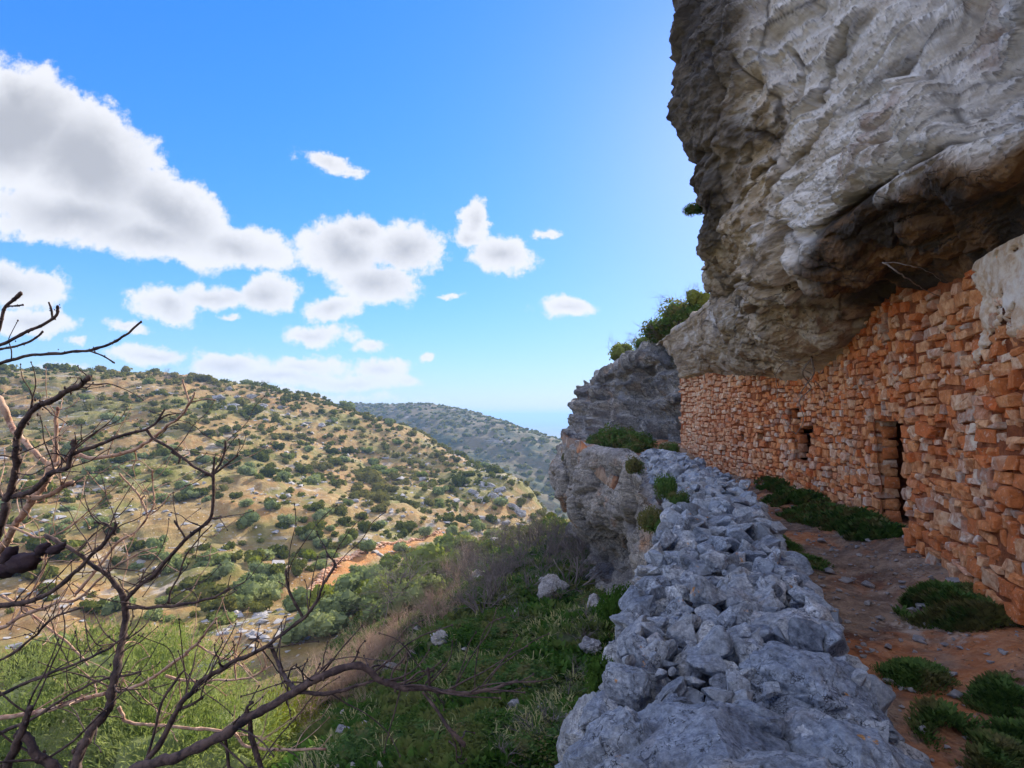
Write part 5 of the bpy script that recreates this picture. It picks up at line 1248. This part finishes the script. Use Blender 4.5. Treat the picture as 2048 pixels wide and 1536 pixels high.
LIMBS = [  # px, py, distance ; radius start, end
 ([(-40,1160,2.3),(3,1045,2.2),(14,1000,2.2),(26,975,2.2),(32,912,2.15),(35,876,2.15),(53,841,2.1),(70,817,2.1),(98,803,2.1),(141,781,2.05),(178,757,2.0)], .017, .010),
 ([(-60,740,2.6),(0,803,2.5),(18,845,2.5),(38,872,2.45),(70,905,2.4),(105,929,2.4),(141,912,2.4),(211,915,2.4),(267,898,2.4),(309,873,2.35),(352,838,2.3),(380,806,2.3),(390,785,2.3)], .016, .004),
 ([(102,932,2.4),(85,970,2.4),(63,1003,2.4),(28,1060,2.45),(0,1098,2.5),(-60,1180,2.6)], .018, .016),
 ([(380,806,2.3),(372,785,2.3),(366,760,2.3)], .004, .004), ([(382,804,2.3),(410,798,2.3),(430,800,2.3)], .0035, .002),
 ([(105,940,2.4),(110,900,2.4),(112,860,2.4),(114,815,2.4)], .011, .007),
 ([(-20,985,2.2),(28,992,2.2),(70,978,2.15),(98,950,2.1),(134,936,2.1),(144,908,2.1),(148,883,2.1)], .012, .009),
 ([(28,992,2.2),(75,995,2.2),(110,985,2.2),(130,970,2.2),(145,966,2.2)], .009, .010),
 ([(144,908,2.1),(197,890,2.1),(246,869,2.1),(292,859,2.1),(316,841,2.1),(330,820,2.1)], .008, .004), ([(305,852,2.1),(330,832,2.1),(352,826,2.1)], .004, .003),
 ([(292,859,2.1),(306,876,2.1),(334,892,2.1),(355,905,2.1),(387,933,2.1),(425,950,2.1)], .006, .005), ([(344,903,2.1),(360,915,2.1),(358,925,2.1)], .005, .004), ([(425,950,2.1),(427,932,2.1),(427,915,2.1)], .005, .004), ([(425,950,2.1),(440,925,2.1),(448,900,2.1),(450,884,2.1)], .005, .005), ([(425,950,2.1),(450,932,2.1),(475,911,2.1)], .005, .0045), ([(410,950,2.1),(425,952,2.1)], .004, .004),
 ([(425,950,2.1),(428,992,2.1),(422,1030,2.1),(403,1055,2.1),(371,1078,2.1),(340,1112,2.1),(312,1145,2.1),(280,1170,2.1),(250,1203,2.1)], .006, .009), ([(371,1078,2.1),(360,1058,2.1),(350,1043,2.1)], .004, .0045), ([(418,1035,2.1),(432,1036,2.1),(442,1033,2.1)], .004, .003),
 ([(248,1190,2.1),(252,1242,2.1),(240,1300,2.05),(232,1360,2.0),(215,1420,2.0),(172,1480,1.95),(145,1560,1.9)], .012, .019),
 ([(90,1070,2.15),(133,1094,2.1),(176,1121,2.1),(219,1156,2.1),(250,1195,2.1)], .008, .009),
 ([(254,1212,2.1),(285,1215,2.1),(332,1213,2.1),(391,1205,2.1),(430,1192,2.1),(457,1176,2.1)], .008, .004),
 ([(336,1207,2.1),(345,1175,2.1),(359,1148,2.1),(372,1112,2.1),(391,1086,2.1),(408,1065,2.1),(422,1051,2.1)], .0045, .002),
 ([(180,1590,1.55),(273,1540,1.5),(391,1496,1.5),(500,1437,1.5),(586,1387,1.5),(625,1363,1.5),(715,1332,1.5),(762,1363,1.5),(800,1373,1.5),(860,1378,1.5),(920,1388,1.5),(980,1380,1.5),(1032,1363,1.5)], .016, .0045),
 ([(240,1560,1.8),(293,1523,1.8),(352,1422,1.8),(385,1385,1.8),(414,1352,1.8),(488,1316,1.8),(547,1285,1.8),(605,1234,1.8),(641,1187,1.8),(668,1129,1.8),(655,1112,1.8)], .011, .003),
 ([(605,1234,1.8),(592,1210,1.8),(582,1187,1.8),(574,1165,1.8),(570,1143,1.8)], .005, .004),
 ([(543,1290,1.8),(552,1318,1.8),(562,1340,1.75),(574,1362,1.7),(590,1380,1.55)], .006, .008),
 ([(590,1383,1.5),(640,1388,1.5),(684,1383,1.5),(720,1368,1.5),(754,1359,1.5)], .006, .003),
 ([(858,1378,1.5),(857,1355,1.5),(855,1340,1.5)], .004, .005), ([(845,1385,1.45),(880,1430,1.42),(905,1465,1.4),(928,1490,1.4)], .0035, .006),
 ([(586,1387,1.5),(610,1365,1.5),(640,1340,1.5),(666,1319,1.5)], .004, .002),
 ([(-40,1225,2.0),(0,1215,2.0),(45,1205,2.0),(90,1191,2.0),(156,1137,2.0),(203,1090,2.0),(225,1070,2.0),(234,1048,2.0)], .011, .006), ([(232,1070,2.0),(215,1048,2.0),(190,1045,2.0)], .004, .004),
 ([(-40,1270,2.2),(0,1254,2.2),(60,1225,2.2),(109,1207,2.2),(150,1200,2.2),(200,1160,2.2),(250,1120,2.2),(310,1095,2.2)], .009, .003),
 ([(-40,1405,1.7),(0,1390,1.7),(100,1345,1.7),(195,1309,1.7),(245,1275,1.7)], .007, .003),
 ([(-40,1450,2.3),(0,1437,2.3),(90,1420,2.3),(184,1394,2.3),(273,1371,2.3),(332,1336,2.3),(394,1289,2.3),(418,1258,2.3),(434,1236,2.3)], .011, .004),
 ([(394,1289,2.3),(430,1312,2.3),(473,1324,2.3),(500,1345,2.3)], .0045, .003),
 ([(236,1415,2.2),(246,1430,2.2),(262,1445,2.2),(371,1457,2.2),(461,1465,2.2),(490,1490,2.2),(527,1496,2.2),(590,1500,2.2),(650,1498,2.2)], .007, .005),
 ([(332,1352,2.3),(355,1360,2.3),(391,1361,2.3),(473,1360,2.3),(510,1350,2.3),(543,1332,2.3)], .006, .003), ([(473,1360,2.3),(470,1320,2.3),(482,1265,2.3)], .004, .003),
 ([(-20,1600,1.3),(12,1530,1.3),(38,1480,1.3),(60,1420,1.3)], .014, .007), ([(150,1610,1.3),(110,1545,1.3),(75,1500,1.3),(42,1470,1.3)], .014, .009),
 ([(500,1437,1.5),(505,1480,1.5),(520,1530,1.5),(530,1580,1.5)], .006, .008), ([(500,1437,1.5),(495,1415,1.5),(505,1405,1.5)], .005, .004), ([(450,1470,1.5),(455,1500,1.5),(458,1540,1.5)], .004, .005),
 ([(-40,745,1.9),(0,727,1.9),(70,711,1.9),(169,701,1.9),(225,687,1.9),(253,669,1.9),(282,643,1.9)], .007, .004), ([(179,702,1.9),(205,712,1.9),(229,725,1.9)], .003, .003),
 ([(-30,700,1.8),(0,690,1.8),(53,665,1.8),(88,648,1.8),(112,628,1.8),(116,614,1.8)], .006, .005), ([(104,634,1.8),(102,618,1.8),(98,606,1.8)], .0035, .003),
 ([(-20,700,1.7),(0,655,1.7),(7,620,1.7),(25,602,1.7),(40,588,1.7)], .005, .006), ([(12,612,1.7),(28,612,1.7),(45,610,1.7)], .003, .003),
 ([(-20,706,2.0),(0,699,2.0),(42,690,2.0),(68,680,2.0),(85,664,2.0)], .005, .004),
 ([(0,1048,2.4),(40,1060,2.4),(80,1075,2.4),(130,1060,2.4),(180,1020,2.4),(214,990,2.4)], .006, .002),
 ([(290,990,2.3),(283,1000,2.3),(295,1030,2.3),(283,1000,2.3),(265,975,2.3),(240,948,2.3)], .004, .004), ([(295,1032,2.3),(308,1010,2.3),(306,975,2.3),(304,940,2.3)], .004, .003), ([(295,1032,2.3),(270,1065,2.3),(235,1085,2.3),(200,1130,2.3),(150,1190,2.3)], .004, .007), ([(300,1030,2.3),(320,1015,2.3),(338,992,2.3)], .003, .003),
 ([(293,1523,1.8),(310,1460,1.8),(325,1400,1.8),(345,1370,1.8),(370,1340,1.8)], .005, .004), ([(352,1422,1.8),(380,1410,1.8),(405,1395,1.8)], .005, .005),
 ([(-30,1330,2.1),(20,1310,2.1),(70,1270,2.1),(110,1235,2.1),(165,1215,2.1)], .006, .004), ([(-30,1480,2.0),(60,1440,2.0),(130,1395,2.0),(200,1360,2.0),(280,1345,2.0)], .007, .004),
 ([(20,1260,2.3),(60,1190,2.3),(90,1130,2.3),(95,1090,2.3)], .006, .003), ([(5,1190,2.3),(40,1210,2.3),(90,1250,2.3),(140,1290,2.3),(175,1330,2.3)], .006, .004),
]
n_tw = 0
for i, (pts, r0, r1) in enumerate(LIMBS):
    ob, P, R = limb('branch', pts, r0, r1, T0, True, i * 3.7)
    if n_tw > 640: continue
    L = np.linalg.norm(np.diff(P, axis=0), axis=1).sum()
    lowz = P[:, 2].mean() < -.1
    for j in range(int(L * (24 if lowz else 1.8) * rt.uniform(.6, 1.3))):
        k = rt.randint(len(P) // 5, len(P)); d = np.gradient(P, axis=0)[k]; d /= np.linalg.norm(d) + 1e-9
        nd = d * .5 + rt.normal(0, .6, 3) * np.array([1, .8, 1]) + np.array([.15, .1, .35]); nd /= np.linalg.norm(nd)
        l = rt.uniform(.05, .28); Q = [P[k]]
        for s_ in range(4): nd = nd + rt.normal(0, .22, 3) + np.array([0, 0, .05]); nd /= np.linalg.norm(nd); Q.append(Q[-1] + nd * l / 4)
        rr_ = min(R[k] * .5, .004); limb('twig', np.array(Q), max(rr_ * .8, .0018), .0013, ob, True, i + j, 14); n_tw += 1
# the dark seed pods at the left edge
for (px, py, Y_, a, b, ry) in [(18,1112,1.1,.016,.026,.5),(46,1126,1.1,.024,.040,1.35),(85,1098,1.1,.013,.020,.9),(110,1099,1.1,.011,.022,1.3),(10,1140,1.1,.02,.03,1.4)]:
    V, Fc = ICO[3]; V = V * (1 + .22 * fbm(V * 2.6 + px, 4))[:, None] * np.array([a, a, b]) * .8; q = np.array(PX(px, py, Y_)) - OFF
    obj('seed_pod', mesh('seed_pod', V, Fc, simple_mat('dry_pod', (.035, .022, .03), (.06, .04, .045), 60, None, .4, .002) if px == 18 else bpy.data.materials['dry_pod']), T0, tuple(q), (0, ry, 0))
limb('branch', [(-40,1150,1.1),(0,1136,1.1),(50,1120,1.1),(95,1103,1.1),(130,1092,1.1)], .007, .004, T0)


# ---------------------------------------------------------------- air
if True:
    V = np.array([(x, y, z) for z in (-114, 60) for y in (-700, 45000) for x in (-30000, 30000)], float)
    me = mesh('haze', V, np.array([(0, 2, 3, 1), (4, 5, 7, 6), (0, 1, 5, 4), (2, 6, 7, 3), (0, 4, 6, 2), (1, 3, 7, 5)]), None, False)
    m = bpy.data.materials.new('thin_air'); m.use_nodes = True; n = N(m.node_tree)
    v = n.node('ShaderNodeVolumePrincipled'); v.inputs['Color'].default_value = (.34, .58, 1, 1); v.inputs['Density'].default_value = HAZE
    v.inputs['Anisotropy'].default_value = 0.1
    o = n.node('ShaderNodeOutputMaterial'); n.t.links.new(v.outputs[0], o.inputs['Volume']); me.materials.append(m)
    obj('haze', me, kind='stuff')
